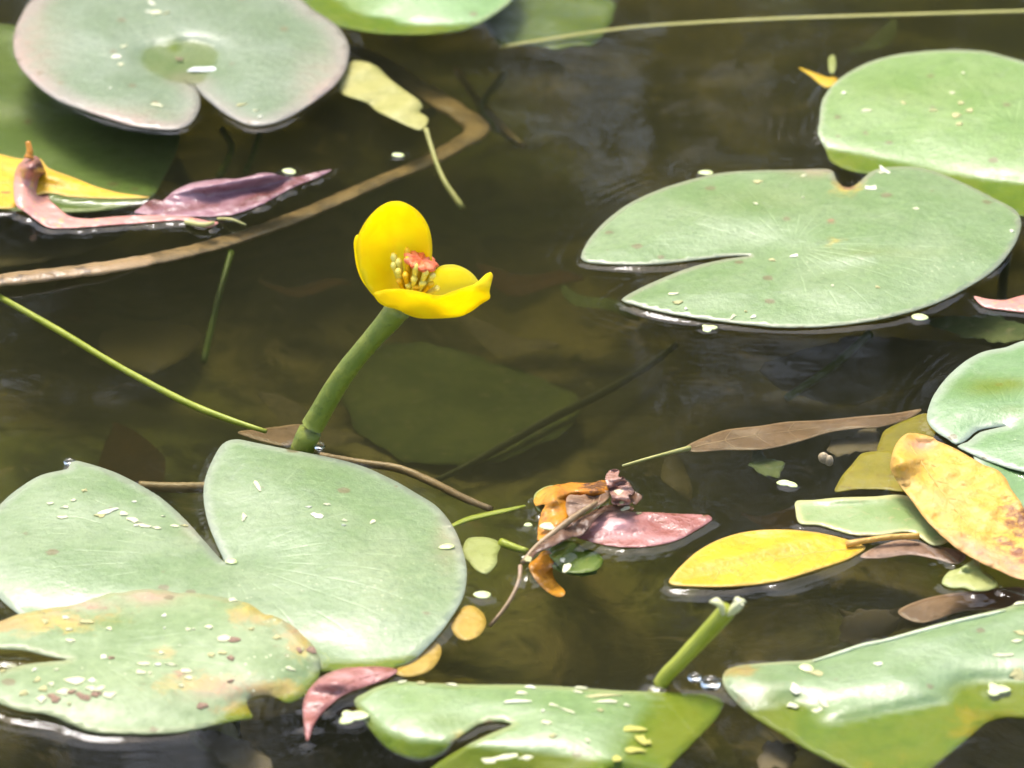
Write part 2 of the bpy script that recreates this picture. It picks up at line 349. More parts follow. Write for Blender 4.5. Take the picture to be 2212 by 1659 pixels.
def sheet(name, outline, mat, base=.0016, amp=.0006, seed=1, dips=(), blobs=(), attrs=None, origin=None, spacing=.004, thick=.0004,
          parent=None, rim=True, step=None, lo=.03, hi=.09, curl=0.0, curl_w=.006, floor=.0005, cast=True, edge_noise=0.0, dome=0.0, pools=(), crease=0.0):
    """A leaf: the outline (drawn on the water), triangulated, given real height, undulation, dips and thickness."""
    st = step or max(3.0, spacing/PX*.55)
    poly_uv = smooth_closed(outline, st)
    if edge_noise:
        r = np.random.RandomState(seed+50); n = len(poly_uv); ph = np.linspace(0, 2*math.pi, n, endpoint=False); c = poly_uv.mean(0); k = np.zeros(n)
        for f in ((9, 17, 23, 37, 51) if edge_noise < 4 else (3, 4, 7, 11, 19, 31)): k += np.sin(ph*f+r.uniform(0, 6.28))*r.uniform(.4, 1)/f**.5
        d = poly_uv-c; d /= np.linalg.norm(d, axis=1)[:, None]+1e-9
        poly_uv = poly_uv+d*(k*edge_noise)[:, None]
    P0 = w0(poly_uv[:, 0], poly_uv[:, 1]); poly = P0[:, :2]
    mn, mx = poly.min(0), poly.max(0); pts = []; row = 0; y = mn[1]
    while y < mx[1]:
        xs = np.arange(mn[0]+(spacing/2 if row % 2 else 0), mx[0], spacing)
        pts.append(np.stack([xs, np.full_like(xs, y)], 1)); y += spacing*.866; row += 1
    pts = np.vstack(pts) if pts else np.zeros((0, 2))
    rs = np.random.RandomState(seed); pts = pts+rs.uniform(-.12, .12, pts.shape)*spacing
    pts = pts[inside(pts, poly)]
    if len(pts): pts = pts[dist_pts(pts, poly) > spacing*.55]
    n = len(poly)
    vs = [Vector(p) for p in poly]+[Vector(p) for p in pts]
    r = delaunay_2d_cdt(vs, [], [list(range(n))], 1, 1e-7)
    V = np.array([(v.x, v.y) for v in r[0]]); F = [tuple(f) for f in r[2]]
    if not F: raise RuntimeError('no faces '+name)
    # outward winding
    f = F[0]; a, b, c = V[f[0]], V[f[1]], V[f[2]]
    if (b[0]-a[0])*(c[1]-a[1])-(b[1]-a[1])*(c[0]-a[0]) < 0: F = [t[::-1] for t in F]
    edge = dist_pts(V, poly)
    P3 = np.c_[V, np.zeros(len(V))]
    # drawing coordinates of every vertex
    d = P3-CAM; depth = d@FWD; u = W/2+d[:, 0]/depth*DIST*W/SPAN; v = H/2-(d@UPV)/depth*DIST*W/SPAN
    z = base+waves(V[:, 0], V[:, 1], seed, amp, lo, hi)
    if curl: z = z+curl*np.exp(-edge/curl_w)*(0.5+0.5*np.sin(np.arctan2(v-v.mean(), u-u.mean())*3+seed))
    if crease:
        r_ = np.random.RandomState(seed+9)
        for _ in range(5):
            a_ = r_.uniform(0, 6.28); L_ = r_.uniform(.006, .016); z = z+crease*(.6-np.abs(np.sin((V[:, 0]*math.cos(a_)+V[:, 1]*math.sin(a_))*math.pi/L_+r_.uniform(0, 6))))*L_/.012
    if dome:
        em = edge.max()*1.02; z = z+dome*(1-(1-np.minimum(edge/em, 1))**2)
    for bl in blobs: z = z+gauss(u, v, bl)
    if floor is not None: z = np.where(z < floor+.0006, floor+.0006*np.exp((z-floor-.0006)/.0006), z)
    wet = np.zeros(len(V))
    for line, sub, slope, maxd in dips:
        L = np.array(line, float); Lw = w0(L[:, 0], L[:, 1])[:, :2]; sw = w0(*sub)[:2]
        sd = signed_line(V, Lw, sw); wet = np.maximum(wet, np.clip(sd/.003, 0, 1)*.9)
        z = np.where(sd > 0, np.minimum(z, -maxd*(1-np.exp(-slope*np.maximum(sd, 0)/maxd))), z*(1-np.exp(np.minimum(sd, 0)/.012)))
    for cu, cv, ru, rv, dep in pools:
        rr = np.sqrt(((u-cu)/ru)**2+((v-cv)/rv)**2)+.10*np.sin(3*np.arctan2(v-cv, u-cu)+1)+.05*np.sin(5*np.arctan2(v-cv, u-cu))
        wet = np.maximum(wet, np.clip((1.02-rr)/.1, 0, 1)*.42)
        z = np.where(rr < 1, -dep*(1-rr**2), z*(1-np.exp(-(rr-1)*3.5)))
    P = lift(P3, z)
    if origin is None: org = P.mean(0)
    else:
        org = w0(*origin); org[2] = 0
    Pl = P-org
    bot = Pl.copy(); bot[:, 2] -= thick
    cnt = {}
    for t in F:
        for i in range(3):
            e = (t[i], t[(i+1) % 3]); cnt[e] = cnt.get(e, 0)+1
    bd = [e for e in cnt if (e[1], e[0]) not in cnt]
    N = len(Pl)
    faces = F+[(t[2]+N, t[1]+N, t[0]+N) for t in F]+[(b, a, a+N, b+N) for a, b in bd]
    me = mesh(name, np.vstack([Pl, bot]), faces)
    A = {'edge': edge, 'age': None, 'rot': None, 'pink': None, 'lime': None}
    for k in A:
        if k == 'edge': val = edge
        else:
            val = np.zeros(N)
            for bl in (attrs or {}).get(k, ()): val = np.maximum(val, gauss(u, v, bl))
            if k == 'lime': val = np.maximum(val, wet)
        at = me.attributes.new(k, 'FLOAT', 'POINT'); at.data.foreach_set('value', np.r_[val, val].astype(np.float32))
    o = link(name, me, mat, parent)
    if parent is not None: o.location = Vector(org)-Vector(parent.location)
    else: o.location = org
    if rim:
        order = np.array(sorted({a for e in bd for a in e}))
        RIMS.append((P[order][:, :2], P[order][:, 2], P[:N][:, :2], poly))
    if cast: BVH.append(BVHTree.FromPolygons([tuple(p) for p in P], F))
    return o
def tube(name, path, mat, parent=None, seg=10, n=24, closed=True, wob=0.0, seed=1, flat=1.0, origin=None):
    """path rows: x,y,z,radius in metres"""
    P = np.array(path, float); d = np.r_[0, np.cumsum(np.linalg.norm(np.diff(P[:, :3], axis=0), axis=1))]
    t = np.linspace(0, d[-1], n); ext = np.vstack([2*P[0]-P[1], P, 2*P[-1]-P[-2]]); S = []
    for x in t:
        i = min(max(np.searchsorted(d, x, side='right')-1, 0), len(P)-2); s = (x-d[i])/max(d[i+1]-d[i], 1e-9); p0, p1, p2, p3 = ext[i:i+4]
        S.append(0.5*((2*p1)+(-p0+p2)*s+(2*p0-5*p1+4*p2-p3)*s*s+(-p0+3*p1-3*p2+p3)*s**3))
    S = np.array(S); rs = np.random.RandomState(seed); org = np.array(origin) if origin is not None else S[0, :3].copy()
    verts = []; faces = []
    for i in range(n):
        T = S[min(i+1, n-1), :3]-S[max(i-1, 0), :3]; T /= np.linalg.norm(T)+1e-12
        ref = np.array([0, 0, 1.]) if abs(T[2]) < .9 else np.array([1., 0, 0])
        A = np.cross(T, ref); A /= np.linalg.norm(A); B = np.cross(A, T); rr = max(S[i, 3], 1e-5)*(1+wob*rs.uniform(-1, 1))
        for j in range(seg):
            a = 2*math.pi*j/seg; verts.append(S[i, :3]-org+rr*(math.cos(a)*A+math.sin(a)*B*flat))
    for i in range(n-1):
        for j in range(seg):
            a = i*seg+j; b = i*seg+(j+1) % seg; faces.append((a, b, b+seg, a+seg))
    faces.append(tuple(range(seg))[::-1]); faces.append(tuple(range((n-1)*seg, n*seg)))
    o = link(name, mesh(name, verts, faces), mat, parent)
    pl = np.array(parent.location) if parent is not None else 0
    o.location = org-pl
    return o
def upath(rows):                  # rows u,v,height(m),radius(units) -> metres
    out = []
    for u, v, h, r in rows:
        p = w0(u, v, h); out.append((*p, r*PX))
    return out
def rim_ring(u, v, r, z=.0012):   # a stalk breaking the surface
    c = w0(u, v); a = np.linspace(0, 6.28, 20); ring = np.c_[c[0]+r*np.cos(a), c[1]+r*np.sin(a)]
    RIMS.append((ring, np.full(20, z), ring, ring))

# ================================================================== SETTING
def ground():
    # one sheet: pond basin, banks and land out to the horizon
    def axis():
        f = np.linspace(-.5, .5, 61); o = .5*np.geomspace(1, 200, 46)[1:]
        return np.r_[-o[::-1], f, o]
    ax = axis(); X, Y = np.meshgrid(ax, ax, indexing='ij'); r = np.sqrt(X**2+(Y-1.2)**2)
    s = np.clip((r-3.2)/2.2, 0, 1); s = s*s*(3-2*s)
    z = -.085+waves(X, Y, 3, .010, .05, .25, 8)*(r < 4)+s*.62+waves(X, Y, 5, .25, 6, 25, 5)*s
    z -= .02*np.clip((Y-.05)/.4, 0, 1)*(1-s)
    n = len(ax); verts = np.stack([X, Y, z], -1).reshape(-1, 3)
    faces = [(i*n+j, (i+1)*n+j, (i+1)*n+j+1, i*n+j+1) for i in range(n-1) for j in range(n-1)]
    o = link('ground', mesh('ground', verts, faces), 'bed'); tag(o, kind='structure'); return o
ground()
FX = (-.245, .245, 430); FY = (-.315, .42, 520)
def water():
    def axis(lo, hi, n):
        f = np.linspace(lo, hi, n); st = f[1]-f[0]; o = []; d = st
        x = hi
        while x < 7.0: d *= 1.35; x += d; o.append(x)
        q = []; d = st; x = lo
        while x > -7.0: d *= 1.35; x -= d; q.append(x)
        return np.array(q[::-1]+list(f)+o)
    ax, ay = axis(*FX), axis(*FY); X, Y = np.meshgrid(ax, ay, indexing='ij')
    z = waves(X, Y, 11, .00006, .025, .06, 7)+waves(X, Y, 12, .00035, .09, .22, 5)
    far = np.clip((np.maximum(np.abs(X)-.3, np.abs(Y)-.5))/1.0, 0, 1); z *= 1-far*.5
    pts = np.stack([X, Y], -1).reshape(-1, 2); zf = z.reshape(-1)
    add = np.zeros(len(pts)); rp = np.zeros(len(pts))
    for ring, rz, allp, poly in RIMS:
        lo = ring.min(0)-.024; hi = ring.max(0)+.024
        m = np.where(((pts > lo) & (pts < hi)).all(1))[0]
        if not len(m): continue
        sub = pts[m]; best = np.full(len(m), 1e9); zr = np.zeros(len(m))
        for i in range(0, len(ring), 48):
            D = np.sqrt(((sub[:, None, :]-ring[None, i:i+48])**2).sum(-1)); k = D.argmin(1); d = D[np.arange(len(m)), k]
            q = d < best; best[q] = d[q]; zr[q] = rz[i:i+48][k[q]]
        ins = inside(sub, ring_order(ring, poly))
        var = np.clip(.75+waves(sub[:, 0], sub[:, 1], 77, .35, .012, .05, 5), .25, 1.2)
        hgt = np.where(zr > .0001, np.clip(zr-.0003, 0, .0022), 0)
        val = np.where(ins, hgt*np.exp(-best/.0009), hgt*(.55+.45*var)*np.exp(-best/(.0011+.0009*var)))
        rip = np.where(ins, 0, hgt*.09*var*np.cos(best*2*math.pi/.0048-1.0)*np.exp(-best/.007))
        big = val > add[m]; add[m] = np.where(big, val, add[m]); rp[m] += rip
        flat = ins & (zr > -.05); zf[m[flat]] *= .35
    Zv = zf+add+rp
    nx, ny = len(ax), len(ay)
    top = np.c_[pts, Zv]; faces = []
    idx = np.arange(nx*ny).reshape(nx, ny)
    q = np.stack([idx[:-1, :-1], idx[1:, :-1], idx[1:, 1:], idx[:-1, 1:]], -1).reshape(-1, 4)
    faces = [tuple(f) for f in q.tolist()]
    N = nx*ny; loop = list(idx[:, 0])+list(idx[-1, 1:])+list(idx[::-1, -1][1:])+list(idx[0, ::-1][1:-1])
    low = [(top[i][0], top[i][1], -1.0) for i in loop]; L = len(loop)
    faces += [(int(loop[(k+1) % L]), int(loop[k]), N+k, N+(k+1) % L) for k in range(L)]
    faces.append(tuple(range(N, N+L))[::-1])
    me = mesh('water', np.vstack([top, np.array(low)]), faces)
    o = link('water', me, 'water'); tag(o, kind='structure'); return o
def ring_order(ring, poly): return poly

def tree(loc, h, rx, seed, label):
    rs = np.random.RandomState(seed); root = empty('bank_tree', loc); tag(root, label, 'tree', 'trees along the far bank')
    tube('trunk', [(loc[0], loc[1], loc[2]-.2, .16), (loc[0]+.1, loc[1], loc[2]+h*.3, .12), (loc[0]-.1, loc[1]+.1, loc[2]+h*.62, .07), (loc[0], loc[1], loc[2]+h*.92, .02)], 'bark', root, n=14)
    for k in range(5):
        a = rs.uniform(0, 6.28); b = loc[2]+h*rs.uniform(.25, .6)
        tube('limb', [(loc[0], loc[1], b, .05), (loc[0]+math.cos(a)*rx*.4, loc[1]+math.sin(a)*rx*.4, b+h*.12, .03), (loc[0]+math.cos(a)*rx*.8, loc[1]+math.sin(a)*rx*.8, b+h*.2, .008)], 'bark', root, n=8, seg=6)
    V = []; F = []
    cl = []
    for _ in range(46):
        d = rs.normal(size=3); d /= np.linalg.norm(d); q = rs.uniform(.25, 1)**.5
        cl.append((d[0]*rx*q, d[1]*rx*q, h*.52+d[2]*h*.5*q, rs.uniform(.35, .75)))
    for cx, cy, cz, cr in cl:
        for _ in range(190):
            p = rs.normal(size=3)*cr*.5+(cx, cy, cz)
            if p[2] < .05: continue
            a = rs.normal(size=3); a /= np.linalg.norm(a); b = np.cross(a, rs.normal(size=3)); b /= np.linalg.norm(b); s = rs.uniform(.05, .11)
            k = len(V); V += [p-a*s, p+b*s*.45, p+a*s, p-b*s*.45]; F.append((k, k+1, k+2, k+3))
    link('crown', mesh('crown', V, F, False), 'tree_leaf', root)

# ================================================================== LILY PADS
def stalk_for(pad, u, v, to=(0, .03), r=.0022):
    p = w0(u, v); q = (p[0]+to[0], p[1]+to[1], -.15)
    tube('stalk', [(p[0], p[1], .0, r), ((p[0]*2+q[0])/3, (p[1]*2+q[1])/3, -.05, r), (*q, r)], 'stem_green', pad, n=10, seg=8)

z1 = lambda p: Z(0, 0, 1400, p)
z2 = lambda p: Z(1300, 0, 1400, p)
z3 = lambda p: Z(2632, 0, 1400, p)
z4 = lambda p: Z(0, 1000, 1400, p)
z5 = lambda p: Z(1300, 1000, 1400, p)
z6 = lambda p: Z(2632, 1000, 1400, p)
z7 = lambda p: Z(0, 1974, 1400, p)
z8 = lambda p: Z(1300, 1974, 1400, p)
z9 = lambda p: Z(2632, 1974, 1400, p)
zc = lambda p: Z(1900, 1800, 1000, p)
zr = lambda p: Z(3000, 1600, 1032, p)

# A : top left, notch towards the viewer, puddle over the stalk
padA = sheet('lily_pad', z1([(200, 0), (130, 100), (90, 200), (85, 300), (110, 390), (180, 480), (280, 570), (400, 640), (540, 690), (700, 745), (850, 785), (1000, 803), (1110, 800),
    (1180, 770), (1230, 700), (1245, 630), (1228, 565), (1195, 520), (1150, 492), (1208, 525), (1260, 590), (1330, 650), (1400, 705), (1480, 750), (1560, 780), (1640, 780), (1760, 745), (1880, 680),
    (1980, 610), (2080, 530), (2140, 450), (2165, 370), (2170, 290), (2130, 200), (2060, 130), (1960, 70), (1880, 0), (1720, -90), (1450, -165), (1100, -195), (750, -180), (420, -110)]),
    'padA', edge_noise=1.0, dome=0.0018, base=.0013, amp=.0007, seed=2, origin=(400, 170), pools=[(395, 134, 84, 47, .0012)],
    attrs={'pink': [(60, 120, 60, 120, .35), (700, 190, 60, 70, .3), (240, 260, 120, 30, .35)], 'lime': [(376, 102, 20, 16, .9), (395, 134, 70, 40, .35)], 'rot': [(385, 128, 14, 7, .5), (440, 130, 24, 5, .35)]}, floor=.0005, spacing=.0032)
tag(padA, 'round grey-green lily pad with a puddle over its centre and pinkish rim', 'lily pad', 'lily pads')
# B : sunken under A
padB = sheet('lily_pad', z1([(-500, 200), (-200, 150), (90, 158), (400, 250), (800, 500), (1050, 650), (1120, 800), (1095, 950), (1030, 1080), (940, 1225), (700, 1300), (300, 1320), (-200, 1250), (-600, 900), (-700, 500)]),
    'padB', base=-.024, amp=.002, seed=3, origin=(-20, 280), rim=False, floor=None, spacing=.005)
tag(padB, 'dark green sunken lily pad under water below the puddled pad', 'lily pad', 'lily pads')
# C : top centre
padC = sheet('lily_pad', z2([(-620, -60), (-400, 40), (-200, 120), (70, 168), (200, 195), (350, 212), (550, 217), (700, 205), (830, 185), (930, 145), (1020, 90), (1130, 0), (1180, -120), (1150, -260), (900, -420), (300, -480), (-300, -380), (-580, -220)]),
    'padC', edge_noise=.9, dome=0.003, base=.0013, amp=.0006, seed=4, origin=(880, -60), dips=[(z2([(-300, -150), (90, 0), (150, 60), (280, 98), (380, 102), (450, 135), (600, 150), (750, 145), (900, 130), (960, 115), (1050, 60), (1250, -100)]), z2([(300, 205)])[0], .10, .004)],
    attrs={'lime': [(700, 30, 120, 60, .8), (900, 66, 260, 14, .6)]}, spacing=.0035)
tag(padC, 'lily pad cut off by the top edge, its bright green near rim under water', 'lily pad', 'lily pads')
# D : upper right
padD = sheet('lily_pad', z3([(930, 830), (940, 760), (945, 700), (960, 620), (1010, 540), (1090, 470), (1200, 410), (1300, 370), (1450, 335), (1600, 318), (1800, 312), (1970, 320), (2080, 345), (2212, 385), (2480, 480),
    (2720, 640), (2800, 860), (2720, 1100), (2520, 1290), (2212, 1345), (1900, 1260), (1600, 1150), (1350, 1100), (1120, 1060), (1005, 1000), (975, 920)]),
    'padD', edge_noise=1.2, dome=0.003, base=.0014, amp=.0008, seed=5, origin=z3([(2150, 860)])[0], curl=.0014, curl_w=.005,
    dips=[(z3([(700, 850), (980, 910), (1200, 950), (1500, 1015), (1700, 1065), (2000, 1110), (2400, 1150), (2900, 1170)]), z3([(1300, 1060)])[0], .10, .006)],
    attrs={'rot': [(2035, 290, 6, 5, .8)], 'lime': [(2000, 190, 170, 40, .22), (1930, 380, 190, 30, .75, 10), (2120, 410, 120, 30, .7, 10)]}, spacing=.0034)
tag(padD, 'bright green lily pad with pale veins and creamy rim at the upper right', 'lily pad', 'lily pads')
stalk_for(padD, *z3([(2150, 860)])[0])
# E : right, slit open to the left
padE = sheet('lily_pad', [(1255, 556), (1262, 535), (1280, 507), (1310, 476), (1355, 442), (1420, 411), (1500, 386), (1560, 373), (1640, 368), (1740, 366), (1785, 365), (1800, 371), (1806, 388), (1820, 402), (1840, 404),
    (1862, 388), (1880, 372), (1905, 363), (1960, 360), (2010, 368), (2080, 395), (2150, 430), (2195, 455), (2206, 485), (2190, 530), (2150, 580), (2090, 620), (2020, 655), (1940, 680), (1860, 696), (1780, 705), (1700, 707), (1620, 701), (1540, 691),
    (1470, 681), (1410, 669), (1365, 656), (1343, 647), (1380, 624), (1440, 597), (1500, 575), (1560, 561), (1620, 552), (1570, 553), (1500, 561), (1430, 569), (1350, 571), (1270, 566)],
    'padE', edge_noise=1.0, dome=0.0032, base=.0013, amp=.0009, seed=18, origin=(1712, 548), curl=.0008, curl_w=.005, blobs=[(1850, 575, 150, 14, -.0008, -12)],
    attrs={'age': [(1830, 400, 45, 26, .9), (1800, 520, 30, 16, .4)], 'rot': [(1832, 402, 16, 8, 1.), (1795, 478, 14, 8, .8), (1475, 538, 10, 5, .4)], 'pink': [(1760, 372, 50, 12, .35)], 'lime': [(1640, 430, 170, 36, .22), (1870, 545, 120, 12, .35)]}, spacing=.0032)
tag(padE, 'wide green lily pad slit open on its left, lying beside the yellow flower', 'lily pad', 'lily pads')
# F : large, lower left
padF = sheet('lily_pad', [(484, 1214), (440, 1167), (400, 1122), (350, 1077), (300, 1046), (250, 1021), (200, 1004), (165, 995), (152, 998), (148, 1012), (90, 1026), (40, 1055), (0, 1090), (-40, 1140), (-48, 1200), (-25, 1260),
    (0, 1292), (45, 1330), (120, 1380), (300, 1440), (500, 1462), (690, 1450), (790, 1452), (880, 1432), (930, 1390), (970, 1340), (1000, 1290), (1008, 1240), (1000, 1190), (980, 1140), (945, 1095), (890, 1060), (840, 1032), (780, 1006), (700, 985),
    (620, 970), (560, 958), (510, 949), (480, 960), (456, 1000), (442, 1040), (440, 1080), (450, 1130), (470, 1180)],
    'padF', edge_noise=.9, dome=0.0035, base=.0014, amp=.0009, seed=7, origin=(490, 1216), curl=.0008, blobs=[(300, 1420, 420, 110, -.006)],
    dips=[([(350, 1440), (620, 1428), (700, 1424), (800, 1424), (890, 1412), (1000, 1420)], (760, 1445), .12, .004)],
    attrs={'age': [(870, 1370, 20, 10, .35)], 'rot': [(963, 1183, 9, 6, .7), (600, 1105, 9, 5, .4), (480, 1212, 6, 4, .5)], 'pink': [(970, 1170, 30, 60, .25), (420, 1140, 30, 30, .2)]}, spacing=.0032)
tag(padF, 'large pale green lily pad with a deep V notch, lower left, under the ageing pad', 'lily pad', 'lily pads')
stalk_for(padF, 490, 1216)
# G : ageing pad on top of F
padG = sheet('lily_pad', z7([(-60, 765), (0, 745), (120, 702), (300, 665), (450, 645), (600, 600), (680, 572), (760, 566), (850, 550), (1000, 550), (1100, 570), (1250, 576), (1420, 605), (1560, 640), (1640, 700), (1700, 712), (1800, 760), (1900, 850), (1955, 905), (1975, 940),
    (1997, 1000), (1985, 1080), (1950, 1150), (1880, 1215), (1790, 1250), (1700, 1212), (1620, 1205), (1540, 1232), (1548, 1290), (1572, 1345), (1480, 1360), (1400, 1375), (1260, 1405), (1100, 1435), (900, 1447), (700, 1440), (540, 1420),
    (420, 1370), (300, 1325), (130, 1300), (0, 1255), (-120, 1200), (-170, 1120), (-80, 1075), (0, 1055), (150, 1015), (300, 998), (415, 985), (300, 962), (150, 925), (0, 915), (-130, 890), (-140, 820)]),
    'padG', dome=0.0015, base=.0056, amp=.0010, seed=8, origin=z7([(470, 985)])[0], curl=.0010, floor=.0008, blobs=[(250, 1600, 600, 70, -.0045)], edge_noise=2.6,
    dips=[(z7([(1350, 1480), (1290, 1395), (1420, 1290), (1540, 1225), (1700, 1205), (1820, 1180), (1880, 1110), (1960, 1050), (2080, 1000)]), z7([(1900, 1250)])[0], .10, .004)],
    attrs={'age': [(60, 1340, 150, 34, 1.), (240, 1330, 100, 26, .55), (560, 1325, 110, 40, .75), (640, 1380, 60, 60, .7), (430, 1475, 130, 36, .75), (360, 1410, 40, 20, .6), (600, 1490, 90, 25, 1.), (530, 1530, 60, 20, 1.)],
           'rot': [(395, 1455, 30, 14, .6), (500, 1487, 30, 6, .6), (205, 1312, 50, 8, .6), (350, 1280, 40, 6, .4), (668, 1400, 14, 14, .6), (150, 1500, 60, 12, .45), (450, 1535, 16, 8, .7), (578, 1335, 16, 6, .5), (645, 1410, 8, 5, .6), (530, 1545, 30, 8, .5)],
           'pink': [(325, 1290, 50, 14, .75), (190, 1305, 60, 12, .45), (640, 1350, 35, 30, .35), (480, 1490, 80, 24, .4)], 'lime': [(230, 1345, 40, 14, .4)]}, spacing=.0032, step=3.5)
tag(padG, 'ageing lily pad blotched yellow and brown, strewn with pale flecks, lower left', 'lily pad', 'lily pads')
# H : bottom centre, notch to the lower left
padH = sheet('lily_pad', z8([(150, 1238), (220, 1190), (300, 1152), (420, 1122), (600, 1130), (900, 1140), (1200, 1142), (1500, 1155), (1800, 1178), (1950, 1182), (2120, 1188), (2260, 1195), (2360, 1200), (2430, 1228), (2450, 1255), (2410, 1335), (2330, 1425),
    (2212, 1545), (2120, 1640), (2050, 1760), (1850, 1900), (1500, 2000), (1000, 1980), (600, 1850), (560, 1740), (640, 1650), (800, 1545), (1000, 1445), (1130, 1388), (1050, 1365), (930, 1382), (850, 1430), (770, 1490), (690, 1570), (550, 1605), (400, 1560), (300, 1480), (200, 1350)]),
    'padH', edge_noise=1.2, dome=0.003, base=.0016, amp=.0010, seed=9, origin=z8([(1180, 1375)])[0], blobs=[(1300, 1495, 40, 40, -.001)], curl=.0006,
    dips=[(z8([(100, 1180), (240, 1310), (360, 1420), (520, 1480), (700, 1490), (800, 1500)]), z8([(350, 1550)])[0], .4, .030),
          (z8([(1850, 1100), (1960, 1200), (1970, 1260), (1890, 1330), (1850, 1420), (1810, 1500), (1790, 1600), (1720, 1720), (1650, 1900)]), z8([(2250, 1300)])[0], .09, .005)],
    attrs={'lime': [(1460, 1540, 95, 90, .95), (1380, 1620, 60, 60, .7), (960, 1560, 60, 20, .3)], 'age': [(1010, 1590, 60, 14, .9), (1050, 1565, 30, 10, .6)], 'rot': [(1070, 1562, 30, 6, .9), (1150, 1540, 40, 6, .4), (1010, 1600, 30, 8, .4)]}, spacing=.0032)
tag(padH, 'wet lily pad at the bottom centre with a yellow-green sunken right tip', 'lily pad', 'lily pads')
# I : bottom right
padI = sheet('lily_pad', z9([(338, 1120), (355, 1055), (440, 1022), (700, 998), (890, 985), (1050, 935), (1200, 885), (1350, 855), (1500, 812), (1800, 730), (2100, 662), (2230, 612), (2500, 560), (2800, 640), (2900, 900), (2750, 1150), (2420, 1300), (2230, 1345), (2100, 1340), (1990, 1370), (1900, 1440), (1760, 1560), (1640, 1660), (1560, 1780),
    (1350, 1760), (1100, 1655), (900, 1560), (700, 1442), (520, 1332), (400, 1222)]),
    'padI', edge_noise=1.0, dome=0.004, base=.0018, amp=.0009, seed=10, origin=z9([(2000, 1080)])[0], blobs=[(2050, 1360, 260, 26, .0016, -14), (1700, 1480, 60, 22, .001), (1850, 1510, 120, 16, -.0012, -8)],
    dips=[(z9([(300, 1290), (480, 1278), (650, 1272), (745, 1240), (800, 1232), (890, 1262), (935, 1300), (930, 1340), (1000, 1378), (1150, 1352), (1300, 1312), (1500, 1280), (1730, 1242), (1775, 1165), (1880, 1112), (2080, 1105), (2300, 1110), (2900, 1100)]), z9([(1300, 1500)])[0], .10, .010)],
    attrs={'age': [(1600, 1450, 50, 22, .8), (1700, 1470, 50, 20, .45), (2100, 1545, 60, 30, .8), (1620, 1520, 40, 25, .5), (1920, 1640, 60, 40, .6), (2080, 1580, 60, 20, .9)], 'rot': [(1625, 1442, 30, 6, .8), (2120, 1545, 50, 16, 1.), (2180, 1545, 40, 14, 1.), (1720, 1500, 26, 8, .35)],
           'lime': [(2100, 1495, 70, 25, .9), (1750, 1560, 160, 50, .8, 25), (1950, 1620, 160, 60, .8), (1850, 1580, 200, 50, .7)]}, spacing=.0032)
tag(padI, 'glossy lily pad in the lower right corner with its near half under water', 'lily pad', 'lily pads')
# J : right edge middle
padJ = sheet('lily_pad', z6([(1610, 1030), (1612, 980), (1650, 880), (1720, 780), (1830, 680), (1950, 612), (2100, 578), (2212, 540), (2400, 520), (2700, 640), (2850, 880), (2800, 1120), (2650, 1330), (2450, 1390), (2212, 1352), (2000, 1290), (1880, 1240), (1800, 1195), (1862, 1168), (1940, 1108), (2110, 1068), (1930, 1094), (1850, 1158), (1788, 1182), (1740, 1150), (1680, 1115), (1640, 1080)]),
    'padJ', edge_noise=1.0, dome=0.003, base=.0024, amp=.0010, seed=22, origin=z6([(2110, 1068)])[0], curl=.0006, attrs={'lime': [(2140, 835, 75, 22, .8), (2190, 885, 60, 10, .4), (2180, 830, 50, 16, .8)], 'rot': [(2100, 935, 30, 3, .5)]}, spacing=.0034)
tag(padJ, 'blue-green lily pad at the right edge above the orange leaf', 'lily pad', 'lily pads')
padK = sheet('lily_pad', z6([(1900, 1240), (2060, 1250), (2250, 1330), (2500, 1440), (2700, 1600), (2500, 1800), (2212, 1760), (2060, 1560), (1960, 1380)]),
    'padJ', base=.0006, amp=.0003, seed=13, origin=z6([(2212, 1500)])[0], spacing=.0036)
tag(padK, 'green pad lobe between the blue-green pad and the orange leaf', 'lily pad', 'lily pads')

